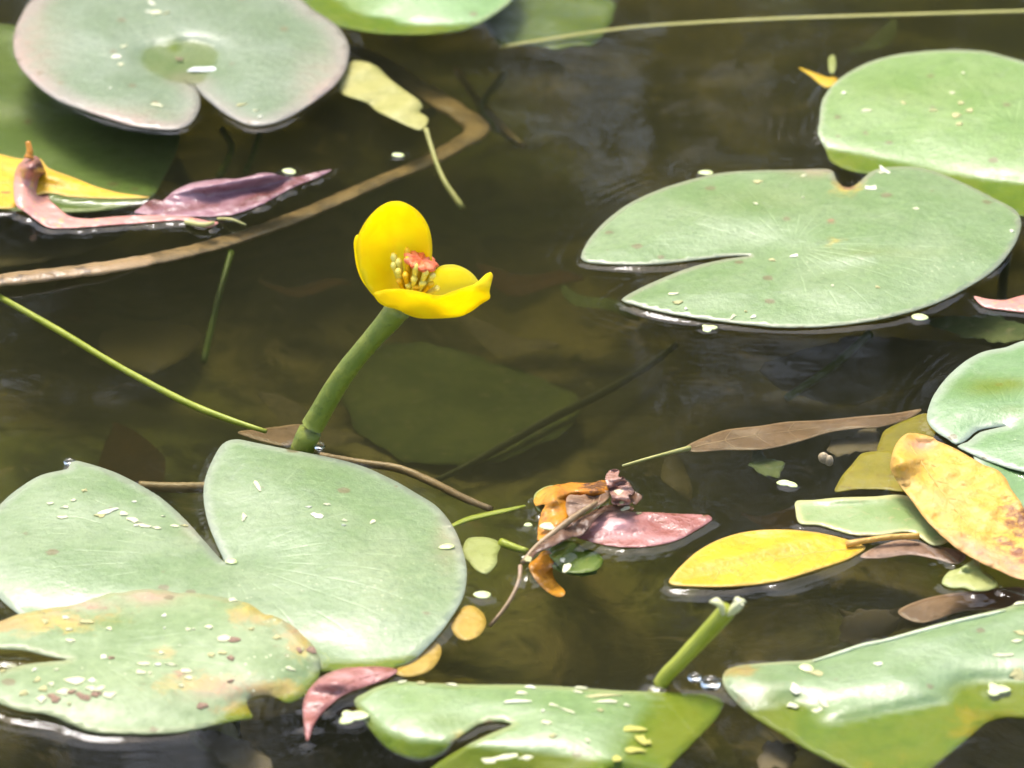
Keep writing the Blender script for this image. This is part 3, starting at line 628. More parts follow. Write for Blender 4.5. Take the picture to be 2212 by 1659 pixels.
# ================================================================== YELLOW FLOWER
FB = w0(655, 962); Y0 = FB[1]
def flower():
    root = empty('pond_lily_flower', (FB[0], FB[1], 0)); tag(root, 'bright yellow cup-shaped flower on a leaning green stalk above the water', 'flower')
    def sp(u, v, dy=0): return wy(u, v, Y0+dy)
    tube('stalk', [(FB[0]-.014, FB[1]-.0, -.05, .0046), (*sp(652, 975), .0047), (*sp(692, 892), .0043), (*sp(742, 810), .0041), (*sp(796, 742), .0039), (*sp(842, 690), .0046), (*sp(862, 664), .0052)], 'stem_green', root, seg=16, n=40, wob=.012)
    zf = lambda p: Z(1300, 700, 800, p)
    def sepal(outline, depth, mat, spacing=.0022, thick=.0006, name='sepal', seed=1):
        uv = smooth_closed(zf(outline), 5.0); P0 = wy(uv[:, 0], uv[:, 1], Y0); poly = P0[:, [0, 2]]
        mn, mx = poly.min(0), poly.max(0); gx, gz = np.meshgrid(np.arange(mn[0], mx[0], spacing), np.arange(mn[1], mx[1], spacing)); pts = np.c_[gx.ravel(), gz.ravel()]
        pts = pts+np.random.RandomState(seed).uniform(-.1, .1, pts.shape)*spacing
        pts = pts[inside(pts, poly)]; pts = pts[dist_pts(pts, poly) > spacing*.5]
        r = delaunay_2d_cdt([Vector(p) for p in poly]+[Vector(p) for p in pts], [], [list(range(len(poly)))], 1, 1e-7)
        V = np.array([(v.x, v.y) for v in r[0]]); F = [tuple(f) for f in r[2]]; ed = dist_pts(V, poly)
        P3 = np.c_[V[:, 0], np.full(len(V), Y0), V[:, 1]]; d = P3-CAM; dep = d@FWD
        u = W/2+d[:, 0]/dep*DIST*W/SPAN; v = H/2-(d@UPV)/dep*DIST*W/SPAN
        k = 2212/4032; zx = (u/k-1300)*2212/800; zy = (v/k-700)*2212/800
        dy = depth(zx, zy, ed)
        q = P3-CAM; P = CAM+q*((Y0+dy-CAM[1])/q[:, 1])[:, None]
        a, b, c = (P[i] for i in F[0]); nrm = np.cross(b-a, c-a)
        if nrm@(CAM-a) < 0: F = [t[::-1] for t in F]
        ce = {(t[i], t[(i+1) % 3]) for t in F for i in range(3)}; bd = [e for e in ce if (e[1], e[0]) not in ce]; N = len(P)
        org = np.array((FB[0], FB[1], 0)); B = P.copy(); B[:, 1] += thick; B[:, 2] -= thick*.3
        me = mesh(name, np.vstack([P, B])-org, F+[(t[2]+N, t[1]+N, t[0]+N) for t in F]+[(b2, a2, a2+N, b2+N) for a2, b2 in bd])
        for kk in ('edge', 'rot', 'pink', 'age'):
            at = me.attributes.new(kk, 'FLOAT', 'POINT'); at.data.foreach_set('value', np.r_[ed, ed].astype(np.float32) if kk == 'edge' else np.zeros(2*N, np.float32))
        return link(name, me, mat, root)
    bowl = lambda cx, cy, rx, ry: (lambda x, y: ((x-cx)/rx)**2+((y-cy)/ry)**2)
    b1 = bowl(700, 720, 430, 520)
    sepal([(480, 1280), (380, 1150), (320, 1000), (285, 800), (300, 650), (340, 550), (420, 430), (520, 330), (620, 272), (710, 255), (790, 265), (900, 320), (990, 400), (1060, 510), (1100, 640), (1112, 780), (1112, 900), (1150, 970), (1130, 1100), (980, 1230), (700, 1300)],
          lambda x, y, e: .0105-.0085*np.minimum(b1(x, y), 1.35)+.0006*np.sin(x/90)+.004*np.clip((900-y)/700, 0, 1), 'petal', seed=2)
    sepal([(500, 1300), (400, 1200), (330, 1090), (285, 960), (262, 800), (258, 690), (300, 620), (400, 700), (500, 1000), (620, 1250)],
          lambda x, y, e: .0165-.006*np.clip((x-250)/200, 0, 1)*0-.004*((x-300)/200)**2, 'petal', name='sepal', seed=3)
    sepal([(470, 1260), (520, 1350), (600, 1400), (740, 1440), (860, 1500), (970, 1530), (1150, 1534), (1400, 1515), (1530, 1460), (1640, 1380), (1740, 1312), (1735, 1240), (1755, 1150), (1772, 1060), (1750, 1030), (1690, 1055), (1630, 1112), (1560, 1165), (1400, 1215), (1190, 1285), (1000, 1250), (800, 1215), (640, 1215), (540, 1235)],
          lambda x, y, e: -.002-.013*np.sin(np.clip((x-450)/1320, 0, 1)*math.pi)**.8*np.clip((1560-y)/330, .0, 1.1)**.7+.006*np.clip((1180-y)/150, 0, 1), 'petal', seed=4)
    b3 = bowl(1330, 1120, 330, 260)
    sepal([(1080, 1120), (1140, 1020), (1210, 962), (1330, 948), (1430, 972), (1530, 1030), (1600, 1108), (1620, 1180), (1450, 1260), (1200, 1310), (1080, 1260)],
          lambda x, y, e: .0055-.005*np.minimum(b3(x, y), 1.4), 'petal_pale', seed=5)
    sepal([(560, 1180), (700, 1160), (950, 1210), (1150, 1260), (1200, 1300), (1100, 1420), (850, 1450), (650, 1400), (540, 1300)],
          lambda x, y, e: .0045+.003*np.clip((1400-y)/200, 0, 1), 'petal', seed=6)
    # ovary with its red stigma disc
    k = lambda x, y, d: wy(*zf([(x, y)])[0], Y0+d)
    a = k(880, 1230, .001); b = k(985, 915, .0005); ax = b-a
    tube('ovary', [(*a, .0035), (*(a+ax*.35), .0044), (*(a+ax*.75), .0032), (*(a+ax*.95), .0034)], 'filament', root, seg=14, n=12)
    n = Vector(ax).normalized(); q = n.to_track_quat('Z', 'Y'); V = []; F = []; S = 40
    DR = .0066
    for ri, (rr, zz) in enumerate(((0, .0008), (.45, .0011), (.8, .0010), (1, .0004), (.9, -.0008), (.5, -.0014))):
        for j in range(S):
            t = 2*math.pi*j/S; lob = 1+.09*math.cos(9*t)*(ri >= 2); dent = .0005*math.cos(9*t)*(ri in (1, 2))
            V.append(Vector(b)+q @ Vector((DR*rr*lob*math.cos(t), DR*rr*lob*math.sin(t), zz+dent))-Vector((FB[0], FB[1], 0)))
    for i in range(5):
        for j in range(S): F.append((i*S+j, i*S+(j+1) % S, (i+1)*S+(j+1) % S, (i+1)*S+j))
    link('stigma_disc', mesh('stigma_disc', V, F), 'stigma', root)
    rs = np.random.RandomState(4)
    heads = [(840, 790, .004), (690, 850, .003), (745, 905, .001), (840, 890, -.001), (930, 960, -.0045), (1040, 1020, -.0048), (820, 1050, -.004), (915, 1090, -.005), (1010, 1140, -.005), (1105, 1150, -.004), (690, 940, .001), (740, 1010, -.002), (750, 1110, -.003),
             (1170, 1200, -.003), (850, 1160, -.004), (950, 1180, -.005), (1120, 1060, -.003)]
    for i, (x, y, d) in enumerate(heads):
        h = k(x, y, d); f = k(880+(x-880)*.35, 1250+(y-1000)*.1, d*.4); m = (h+f)/2+np.array([0, 0, -.001])
        tube('stamen', [(*(m*.8+f*.2), .0012), (*(h*.5+m*.5), .0014), (*(h*.85+m*.15), .0017), (*h, .0019), (*(h+(h-m)*.12), .0009)], 'stamen' if i % 3 else 'filament', root, seg=7, n=9, flat=.7)
    rim_ring(652, 970, .0056, .0018)
flower()

# ================================================================== FLOATING LEAVES
def leaf(name, outline, mat, label, cat='leaf', group=None, midrib=None, mr=2.2, mrmat=None, **kw):
    kw.setdefault('spacing', .0022); kw.setdefault('amp', .0003); kw.setdefault('lo', .015); kw.setdefault('hi', .04); kw.setdefault('thick', .00028)
    o = sheet(name, outline, mat, **kw); tag(o, label, cat, group)
    if midrib:
        rows = []; b = BVH[-1]; P = smooth_open([(u, v) for u, v in midrib], 14)
        for i, (u, v) in enumerate(P):
            d = Vector(ray(u, v)); hit = b.ray_cast(Vector(CAM), d)[0]
            if hit is None: continue
            rows.append((*(np.array(hit)+[0, 0, -mr*PX*.35]), mr*PX*(1-.7*i/13)))
        if len(rows) > 3: tube('midrib', rows, mrmat or mat, o, seg=6, n=18)
        for k in range(2, 11, 2):
            for sgn in (-1, 1):
                a = P[k]; t = P[k+1]-P[k-1]; t = t/np.linalg.norm(t); nn = np.array([-t[1], t[0]])*sgn; rr_ = []
                for q in np.linspace(0, 1, 7):
                    c = a+t*(26*q+10*q*q)+nn*(30*q); d = Vector(ray(*c)); hit = b.ray_cast(Vector(CAM), d)[0]
                    if hit is None: break
                    rr_.append((*(np.array(hit)+[0, 0, -.00003]), .00022*(1-.6*q)))
                if len(rr_) > 3: tube('side_vein', rr_, mrmat or mat, o, seg=5, n=8)
    return o
# yellow leaf, centre right, with its stalk
leaf('floating_leaf', z9([(3, 500), (20, 470), (60, 420), (180, 312), (330, 232), (500, 187), (700, 175), (900, 190), (1050, 220), (1180, 260), (1225, 285), (1200, 312), (1100, 365), (900, 430), (700, 490), (500, 520), (300, 530), (150, 526), (40, 520)]),
     'yellow_leaf', 'golden yellow pointed leaf floating whole, pale stalk towards the orange leaf', midrib=z9([(1200, 290), (900, 320), (600, 370), (300, 440), (60, 500)]), base=.0012, blobs=[(1640, 1190, 160, 14, .0016, -14)], seed=31,
     attrs={'rot': [(1560, 1190, 60, 10, .28), (1500, 1240, 40, 12, .3), (1680, 1215, 90, 12, .22)]}, curl=.0012, curl_w=.004)
lo_ = bpy.data.objects[-1] if False else [o for o in COL.objects if o.name.startswith('floating_leaf')][-1]
tube('leaf_stalk', upath([(1828, 1176, .0022, 8), (1870, 1168, .003, 6), (1925, 1160, .0035, 6), (1985, 1158, .003, 7)]), 'orange_leaf', lo_, seg=8, n=14)
# strip of pale green leaf under the orange leaf
leaf('floating_leaf', zr([(290, 800), (440, 790), (640, 770), (960, 760), (1150, 745), (1300, 780), (1500, 900), (1600, 1100), (1450, 1170), (1250, 1060), (1000, 1085), (800, 1088), (650, 1050), (480, 1000), (320, 985), (285, 880)]),
     'strip_leaf', 'pale green leaf strip tucked under the left side of the orange leaf', base=.0014, seed=32, blobs=[(1830, 1078, 110, 8, .0014, -3)], attrs={'rot': [(1850, 1158, 60, 5, .7)]})
# orange leaf, right
leaf('floating_leaf', zr([(1230, 228), (1170, 270), (1120, 340), (1090, 440), (1085, 520), (1150, 640), (1240, 760), (1300, 840), (1400, 970), (1520, 1090), (1640, 1190), (1800, 1290), (1900, 1340), (2020, 1390), (2130, 1440), (2240, 1465), (2360, 1440), (2400, 1250), (2330, 1050), (2230, 900), (2180, 800), (2100, 690), (2060, 610), (1990, 540), (1890, 500), (1780, 440), (1640, 360), (1540, 315), (1480, 290), (1440, 258), (1330, 232)]),
     'orange_leaf', 'large crinkled orange-yellow leaf with pink lower edge lying over the right-hand pads', base=.0085, seed=33, crease=0.0005, amp=.0010, lo=.005, hi=.016, blobs=[(1950, 985, 40, 36, .006), (1995, 965, 26, 16, -.006), (2180, 1170, 80, 60, -.002), (1945, 1000, 26, 40, .003)], floor=.006,
     attrs={'rot': [(2205, 1120, 70, 70, .62), (2170, 1165, 60, 40, .55), (2130, 1090, 60, 50, .25), (2200, 1200, 40, 40, .6)], 'pink': [(1990, 962, 30, 14, .9), (2120, 1195, 90, 18, .8, 30), (2185, 1225, 60, 20, .8, 30), (2040, 1080, 50, 40, .25)]}, midrib=zr([(1250, 330), (1450, 620), (1700, 950), (2000, 1250)]), mr=3, edge_noise=1.2)
# olive-yellow leaves sunk beside it
leaf('sunken_leaf', zr([(620, 720), (640, 650), (680, 580), (760, 490), (830, 405), (900, 385), (1080, 380), (1200, 450), (1250, 700), (1000, 700), (800, 700)]), 'olive_leaf', 'olive-yellow leaf just under water left of the orange leaf', base=-.004, rim=False, floor=None, seed=34)
leaf('sunken_leaf', zr([(980, 400), (1000, 280), (1040, 200), (1250, 100), (1400, 60), (1480, 160), (1400, 330), (1200, 420)]), 'olive_leaf', 'dull ochre leaf under water between the brown blade and the blue-green pad', base=-.012, rim=False, floor=None, seed=35)
# torn yellow-green scrap
leaf('leaf_scrap', zr([(1520, 1490), (1570, 1400), (1680, 1360), (1790, 1290), (1830, 1310), (1850, 1370), (1920, 1420), (1990, 1500), (1930, 1545), (1800, 1555), (1700, 1530), (1600, 1530)]), 'sage_leaf', 'torn yellow-green scrap of leaf below the orange leaf', cat='leaf scrap', base=.0014, seed=36, crease=0.0006, edge_noise=1.6, blobs=[(2085, 1225, 14, 8, .003)], attrs={'age': [(2060, 1250, 20, 10, .8)]})
# brown debris strip under the yellow leaf's stalk
leaf('leaf_scrap', zr([(830, 1270), (950, 1190), (1150, 1130), (1300, 1140), (1420, 1170), (1640, 1210), (1720, 1270), (1640, 1330), (1480, 1290), (1250, 1250), (1000, 1280)]), 'tan_leaf', 'wet brown strip of rotten leaf below the yellow leaf stalk', cat='leaf scrap', base=.0003, seed=37, floor=None, rim=False)
# left group : yellow, pink, mauve
leaf('floating_leaf', z1([(-260, 990), (-100, 940), (0, 958), (130, 988), (240, 980), (300, 1042), (420, 1090), (480, 1112), (600, 1160), (750, 1200), (930, 1225), (800, 1234), (600, 1232), (430, 1222), (300, 1200), (150, 1240), (90, 1290), (0, 1295), (-150, 1280), (-260, 1200)]),
     'yellow_leaf', 'bright yellow leaf at the left edge, behind the curled pink leaf', base=.0022, seed=41, blobs=[(110, 380, 60, 16, .003, 12)], attrs={'rot': [(10, 415, 20, 3, .9), (300, 424, 30, 3, .7)]}, midrib=z1([(-100, 1150), (200, 1130), (500, 1180), (850, 1222)]))
pk = leaf('floating_leaf', z1([(148, 990), (110, 1030), (92, 1080), (85, 1150), (88, 1240), (110, 1290), (150, 1312), (230, 1372), (310, 1415), (450, 1417), (650, 1402), (850, 1388), (1050, 1372), (1150, 1372), (1250, 1403), (1300, 1412), (1358, 1383), (1290, 1372), (1150, 1345), (900, 1338), (700, 1348), (550, 1360), (430, 1342), (350, 1280), (305, 1230), (308, 1140), (290, 1080), (240, 978), (205, 968), (170, 960)]),
     'pink_leaf', 'curled pink leaf with a dark upturned tip at the left edge', base=.0018, seed=42, crease=0.0004, edge_noise=1, blobs=[(72, 355, 40, 32, .016), (95, 385, 18, 34, -.005), (45, 420, 30, 40, .004)],
     attrs={'pink': [(80, 358, 26, 22, 1.), (97, 385, 15, 36, 1.)]}, spacing=.0018)  # brown inner curl, its shaded side put into the colour
tube('leaf_stalk', [(*lift(w0(62, 342), .017), .0022), (*lift(w0(64, 325), .020), .0014), (*lift(w0(60, 306), .023), .0012)], 'rust_leaf', pk, seg=7, n=10)
tube('leaf_stalk', upath([(400, 480, .002, 5), (440, 486, .003, 5), (462, 481, .003, 4)]), 'straw', pk, seg=6, n=8)
mv = leaf('floating_leaf', z1([(838, 1322), (870, 1290), (905, 1262), (960, 1240), (1012, 1245), (1080, 1190), (1160, 1150), (1280, 1122), (1420, 1110), (1480, 1112), (1545, 1098), (1620, 1076), (1700, 1078), (1780, 1100), (1850, 1100), (1950, 1075), (2060, 1055), (2000, 1090), (1960, 1110), (1850, 1152), (1750, 1202), (1640, 1265), (1520, 1312), (1400, 1342), (1200, 1346), (1000, 1342)]),
     'mauve_leaf', 'mauve and brown folded leaf floating right of the curled pink leaf', base=.0014, seed=43, crease=0.0005, edge_noise=1.2, blobs=[(480, 395, 110, 14, .006, -10), (580, 380, 40, 10, .004, -10), (500, 425, 140, 8, -.0015, -14)],
     attrs={'pink': [(330, 440, 30, 16, 1.), (420, 448, 90, 9, .7, -6), (560, 425, 90, 12, .9, -22), (640, 392, 50, 12, .8, -20)], 'rot': [(640, 390, 60, 8, .3)]}, spacing=.0018)
tube('leaf_stalk', upath([(470, 472, .001, 3), (500, 474, .003, 3), (531, 486, .001, 2.5)]), 'straw', mv, seg=6, n=10)
# pale sunken leaf beside pad A, with its stalk
ps = leaf('sunken_leaf', z2([(42, 522), (70, 460), (120, 388), (180, 378), (235, 388), (300, 420), (370, 490), (480, 572), (550, 622), (577, 668), (552, 692), (612, 740), (565, 808), (480, 782), (400, 745), (290, 690), (235, 642), (150, 612), (70, 580)]),
     'pale_leaf', 'crumpled pale yellow leaf under water at the right of the puddled pad', base=-.004, rim=False, floor=None, seed=44, amp=.0012, lo=.014, hi=.03)
tube('leaf_stalk', upath([(920, 278, -.004, 6), (930, 312, -.008, 6), (945, 358, -.012, 6), (965, 400, -.016, 7), (1000, 450, -.022, 8)]), 'straw', ps, seg=8, n=16)
# long tan blade, right of centre
tb = leaf('sunken_leaf', [(1480, 966), (1520, 945), (1570, 928), (1640, 920), (1700, 911), (1780, 907), (1860, 899), (1930, 893), (1990, 884), (1960, 905), (1900, 922), (1850, 925), (1790, 934), (1720, 955), (1650, 970), (1560, 972), (1500, 976)], 'tan_leaf', 'long brown dead blade lying just under water left of the blue-green pad',
     base=-.015, rim=False, floor=None, seed=45, amp=.001, midrib=[(1500, 966), (1600, 945), (1750, 925), (1950, 898)])
tube('blade_tip', upath([(1490, 968, -.003, 6), (1440, 980, -.001, 4), (1390, 993, .0005, 3), (1345, 1006, .001, 2.5)]), 'straw', tb, seg=6, n=14)
leaf('sunken_leaf', zr([(560, 380), (620, 290), (760, 230), (1000, 200), (1010, 330), (900, 380), (760, 400), (640, 420)]), 'silt_brown', 'dull brown leaf deeper under the long dead blade', base=-.02, rim=False, floor=None, seed=46, edge_noise=11)
# heap of dead leaves, centre
leaf('floating_leaf', zc([(820, 690), (900, 640), (950, 560), (1020, 500), (1100, 468), (1250, 470), (1330, 475), (1500, 480), (1700, 492), (1900, 498), (1970, 505), (2000, 540), (1900, 610), (1800, 670), (1720, 710), (1600, 750), (1450, 775), (1300, 785), (1150, 775), (1000, 750), (900, 720)]),
     'rose_leaf', 'wet rose-brown leaf floating in the centre debris, pointed to the right', base=.0016, seed=51, crease=0.0004, edge_noise=1, blobs=[(1340, 1130, 50, 20, .002), (1450, 1150, 40, 8, -.001)], attrs={'pink': [(1318, 1128, 42, 22, 1.), (1440, 1165, 50, 8, .35), (1350, 1160, 60, 6, .5)], 'rot': [(1425, 1125, 40, 18, .3), (1522, 1112, 8, 6, .9), (1300, 1172, 30, 5, .5)]}, spacing=.0018)  # strong pink patches are wet sheen put into the colour
rl = leaf('floating_leaf', zc([(450, 340), (500, 290), (600, 250), (760, 222), (950, 222), (1060, 200), (1110, 250), (1120, 320), (1000, 400), (900, 440), (760, 520), (720, 560), (620, 640), (540, 700), (480, 720), (485, 600), (510, 490), (540, 410), (460, 420)]),
     'rust_leaf', 'orange and brown folded dead leaf in the centre debris', base=.005, seed=52, crease=0.0009, edge_noise=2.2, amp=.0010, lo=.006, hi=.02, blobs=[(1200, 1080, 26, 40, .004), (1280, 1060, 50, 10, .004), (1265, 1078, 50, 5, -.003)], attrs={'pink': [(1160, 1060, 24, 18, .9)], 'rot': [(1285, 1050, 40, 14, .8), (1270, 1085, 40, 12, .7)]}, spacing=.0016)
leaf('floating_leaf', zc([(640, 640), (740, 560), (860, 520), (960, 470), (1050, 425), (1180, 412), (1300, 425), (1315, 460), (1200, 460), (1080, 470), (1000, 520), (930, 610), (860, 680), (760, 700), (600, 780), (480, 830), (400, 920), (380, 900), (460, 790)]),
     'brown_leaf', 'dark brown rolled leaf with a red edge between the orange and rose leaves', base=.0065, seed=53, crease=0.0009, edge_noise=2, amp=.0010, lo=.006, hi=.02, blobs=[(1340, 1055, 50, 5, .004)], attrs={'pink': [(1330, 1048, 60, 6, 1., -4)]}, spacing=.0016)
hk = leaf('seed_husk', zc([(1070, 190), (1090, 130), (1140, 105), (1190, 115), (1185, 170), (1240, 190), (1310, 270), (1310, 320), (1270, 330), (1290, 400), (1200, 410), (1130, 400), (1120, 330), (1090, 260)]), 'husk', 'shiny crumpled pinkish husk on top of the centre debris', cat='husk', base=.0105, seed=54, crease=0.0016, edge_noise=2, amp=.0022, lo=.004, hi=.010, spacing=.0012, floor=.004, rim=False)
leaf('sunken_leaf', zc([(400, 940), (470, 880), (520, 820), (590, 820), (620, 900), (610, 1000), (640, 1080), (720, 1170), (700, 1210), (640, 1210), (540, 1150), (450, 1050)]), 'rust_leaf', 'orange hooked leaf tip hanging under water below the centre debris', base=-.0025, seed=55, rim=False, floor=None, blobs=[(1190, 1260, 30, 40, -.006)])
leaf('sunken_leaf', zc([(570, 830), (660, 740), (800, 730), (880, 790), (1000, 830), (1050, 900), (1000, 980), (850, 1010), (720, 1000), (650, 930)]), 'weed', 'yellow-green leaf under water below the rose leaf', base=-.003, seed=56, rim=False, floor=None, attrs={'pink': [(1200, 1185, 50, 14, .0)]})
leaf('floating_leaf', zc([(455, 410), (450, 330), (510, 275), (600, 245), (650, 260), (590, 330), (540, 420), (500, 470)]), 'sage_leaf', 'yellow-green leaf end behind the orange leaf in the centre debris', base=.0035, seed=91, amp=.0006)
leaf('floating_leaf', zc([(740, 340), (860, 330), (980, 320), (1090, 290), (1110, 340), (1010, 420), (880, 470), (770, 520), (730, 460)]), 'tan_leaf', 'grey-brown wrinkled leaf between the orange leaf and the husk', base=.0075, seed=92, crease=0.0008, edge_noise=2, amp=.0012, lo=.005, hi=.014, spacing=.0014, rim=False, attrs={'rot': [(1290, 1075, 40, 10, .5)], 'pink': [(1270, 1060, 30, 5, .5)]}, midrib=zc([(1080, 310), (950, 370), (820, 440), (750, 490)]), mr=1.5)
leaf('sunken_leaf', zc([(600, 930), (680, 900), (800, 920), (950, 960), (1000, 1000), (880, 1030), (760, 1020), (660, 990)]), 'weed', 'bright green leaf under water beside the orange hooked tip', base=-.005, seed=93, rim=False, floor=None)
leaf('floating_leaf', zc([(1180, 180), (1230, 170), (1260, 230), (1330, 300), (1390, 340), (1330, 410), (1270, 350), (1210, 270)]), 'brown_leaf', 'small black-brown scrap at the right of the shiny husk', base=.006, seed=94, crease=0.001, edge_noise=2, amp=.0012, lo=.005, hi=.012, spacing=.0014, rim=False)
tw = tube('twig', upath([(1128, 1216, .001, 5), (1160, 1180, .004, 6), (1210, 1140, .0075, 7), (1250, 1110, .009, 6), (1290, 1085, .010, 4)]), 'stem_brown', seg=8, n=20, wob=.08); tag(tw, 'short brown twig slanting through the centre debris', 'twig')
tw = tube('twig', upath([(1124, 1222, .001, 4.5), (1122, 1250, -.001, 4.5), (1108, 1285, -.004, 4.5), (1085, 1320, -.007, 4), (1058, 1352, -.010, 4)]), 'tan_leaf', seg=8, n=20, wob=.05); tag(tw, 'thin curved tan stalk running down from the centre debris into the water', 'twig')
# pale green scrap and blade beside pad F
sg = leaf('leaf_scrap', z8([(820, 330), (845, 240), (900, 222), (980, 225), (1040, 245), (1060, 280), (1040, 330), (1035, 390), (970, 450), (900, 420), (860, 370)]), 'sage_leaf', 'olive-green leaf scrap with a short stalk at the right of the large pale pad', cat='leaf scrap', base=-.0025, rim=False, floor=None, seed=57)
tube('leaf_stalk', upath([(1082, 1172, -.0025, 10), (1110, 1182, -.002, 8), (1138, 1190, -.001, 6)]), 'stem_lime', sg, seg=8, n=10)
bl = tube('grass_blade', upath([(968, 1140, -.002, 5), (1010, 1122, -.002, 9), (1060, 1110, -.002, 9), (1105, 1100, -.002, 7), (1135, 1092, -.002, 3)]), 'stem_lime', seg=8, n=16, flat=.4); tag(bl, 'short green blade under water above the olive leaf scrap', 'grass blade')
# two round coin-like leaves
leaf('round_leaf', z8([(750, 760), (790, 690), (850, 648), (910, 660), (960, 710), (968, 770), (930, 830), (860, 865), (800, 850), (765, 810)]), 'coin_leaf', 'small round tan-yellow leaf beside the right rim of the large pale pad', base=-.0008, rim=False, floor=None, seed=58)
leaf('round_leaf', z8([(400, 1060), (470, 1000), (560, 910), (640, 868), (690, 910), (680, 980), (620, 1050), (540, 1082), (460, 1090)]), 'coin_leaf', 'small rounded amber leaf above the pink leaf at the bottom', base=-.0012, rim=False, floor=None, seed=59)
# pink leaf at the bottom
leaf('floating_leaf', [(655, 1520), (668, 1488), (695, 1462), (730, 1446), (780, 1440), (825, 1440), (860, 1448), (830, 1468), (790, 1482), (740, 1502), (705, 1530), (680, 1560), (664, 1600), (656, 1560)], 'rose_leaf', 'pink leaf curving down at the bottom between two lily pads', base=.0016, seed=60, crease=0.0005, edge_noise=1, blobs=[(720, 1475, 50, 20, .004)],
     attrs={'pink': [(740, 1462, 40, 8, .6), (790, 1465, 30, 12, .5)]}, midrib=[(850, 1450), (780, 1466), (710, 1500), (668, 1570)])
# pink leaf at right edge
leaf('floating_leaf', [(2104, 640), (2130, 645), (2170, 648), (2200, 640), (2230, 636), (2290, 650), (2280, 676), (2212, 674), (2160, 668), (2125, 662)], 'pink_leaf', 'small pink leaf at the right edge below the slit pad', base=.0014, seed=61)
leaf('leaf_scrap', z3([(810, 420), (850, 430), (920, 455), (990, 480), (1040, 480), (1060, 510), (990, 545), (940, 520), (880, 470)]), 'amber_leaf', 'small amber leaf scrap under water beside the upper right pad', cat='leaf scrap', base=-.003, rim=False, floor=None, seed=62)
leaf('leaf_scrap', z3([(995, 360), (1030, 340), (1045, 400), (1025, 460), (1000, 440)]), 'sage_leaf', 'tiny pale leaf sliver under water by the upper right pad', cat='leaf scrap', base=-.004, rim=False, floor=None, seed=63)

# ================================================================== STEMS, REEDS, BLADES
rd = tube('dead_reed', upath([(700, 92, -0.0331, 20), (745, 104, -0.0324, 24), (800, 124, -0.0317, 27), (880, 174, -0.0302, 30), (950, 218, -0.0295, 33), (1000, 250, -0.0288, 34), (1028, 272, -0.0281, 33), (1026, 289, -0.0274, 30), (1000, 306, -0.0266, 27), (930, 345, -0.0245, 25), (800, 400, -0.0202, 24), (650, 465, -0.0151, 25), (500, 518, -0.0086, 26), (380, 550, -0.003, 27), (250, 575, 0.0012, 28), (120, 592, 0.0022, 28), (-60, 612, 0.003, 28)]), 'reed', seg=12, n=110, wob=.09, flat=.3)
rt = tube('side_twig', upath([(985, 150, -.062, 8), (1030, 215, -.056, 10), (1085, 275, -.05, 10), (1130, 315, -.05, 7)]), 'reed', rd, seg=8, n=16, wob=.1)
tag(rd, 'long bent brown reed, sunken at the top and surfacing pale at the left edge', 'reed')
o = tube('pond_weed', upath([(-60, 606, -.003, 8), (0, 642, -.003, 7.5), (130, 716, -.003, 8), (260, 794, -.003, 7.5), (400, 868, -.003, 8), (500, 908, -.003, 7), (575, 932, -.004, 5)]), 'stem_lime', seg=10, n=40, wob=.03); tag(o, 'thin yellow-green stem just under water running from left edge towards the flower stalk', 'stem')
leaf('sunken_leaf', z4([(1480, 1110), (1600, 1090), (1720, 1075), (1870, 1060), (1900, 1120), (1800, 1190), (1650, 1170)]), 'tan_leaf', 'small brown leaf under water at the foot of the flower stalk', base=-.026, rim=False, floor=None, seed=64)
o = tube('dark_band', upath([(940, 1040, -.078, 7), (1040, 990, -.076, 9), (1180, 910, -.074, 10), (1300, 850, -.074, 10), (1400, 790, -.074, 9), (1460, 745, -.076, 7)]), 'band_dark', seg=10, n=30); tag(o, 'dark sunken band slanting behind the centre debris', 'stem')  # dark slanting band, a thin tube low over the bed
o = tube('grass_blade', upath([(1080, 102, -.016, 8), (1200, 82, -.014, 8), (1380, 58, -.011, 8), (1640, 42, -.007, 8), (1900, 33, -.005, 8), (2280, 22, -.004, 8)]), 'straw', seg=8, n=50, flat=.35); tag(o, 'long straw-coloured blade lying across the top right of the water', 'grass blade')
o = tube('pond_weed', upath([(690, 985, -.012, 9), (780, 1000, -.014, 9), (860, 1012, -.014, 9), (930, 1040, -.013, 9), (1000, 1075, -.010, 8), (1060, 1100, -.008, 7)]), 'stem_brown', seg=8, n=30, wob=.06); tag(o, 'brown sunken stem along the upper right rim of the large pale pad', 'stem')
o = tube('pond_weed', upath([(300, 1050, -.022, 12), (380, 1053, -.022, 12), (470, 1052, -.022, 12)]), 'stem_brown', seg=8, n=20, wob=.06); tag(o, 'brown sunken stem seen through the notch of the large pale pad', 'stem')
for (pts, lab) in (([(500, 545, -.03, 8), (470, 650, -.038, 8), (440, 780, -.045, 8)], 'faint green sunken stem left of the flower under the bent reed'),
                   ([(480, 280, -.03, 9), (500, 320, -.03, 9), (475, 380, -.032, 9)], 'faint green sunken stem just below the notch of the puddled pad'),
                   ([(560, 290, -.03, 7), (548, 330, -.03, 7), (530, 370, -.032, 7)], 'second faint green sunken stem below the puddled pad'),
                   ([(1200, -20, -.02, 9), (1185, 30, -.022, 9), (1178, 70, -.024, 8)], 'yellow-green sunken stem beside the top centre pad'),
                   ([(1700, 860, -.04, 9), (1800, 790, -.036, 10), (1880, 720, -.03, 10)], 'olive sunken stem below the slit pad'),
                   ([(1090, 160, -.05, 9), (1040, 240, -.05, 10), (1120, 310, -.055, 10)], 'dull sunken stem beside the bend of the reed')):
    o = tube('pond_weed', upath(pts), 'stem_lime' if 'yellow' in lab else 'weed', seg=8, n=24, wob=.05); tag(o, lab, 'stem')
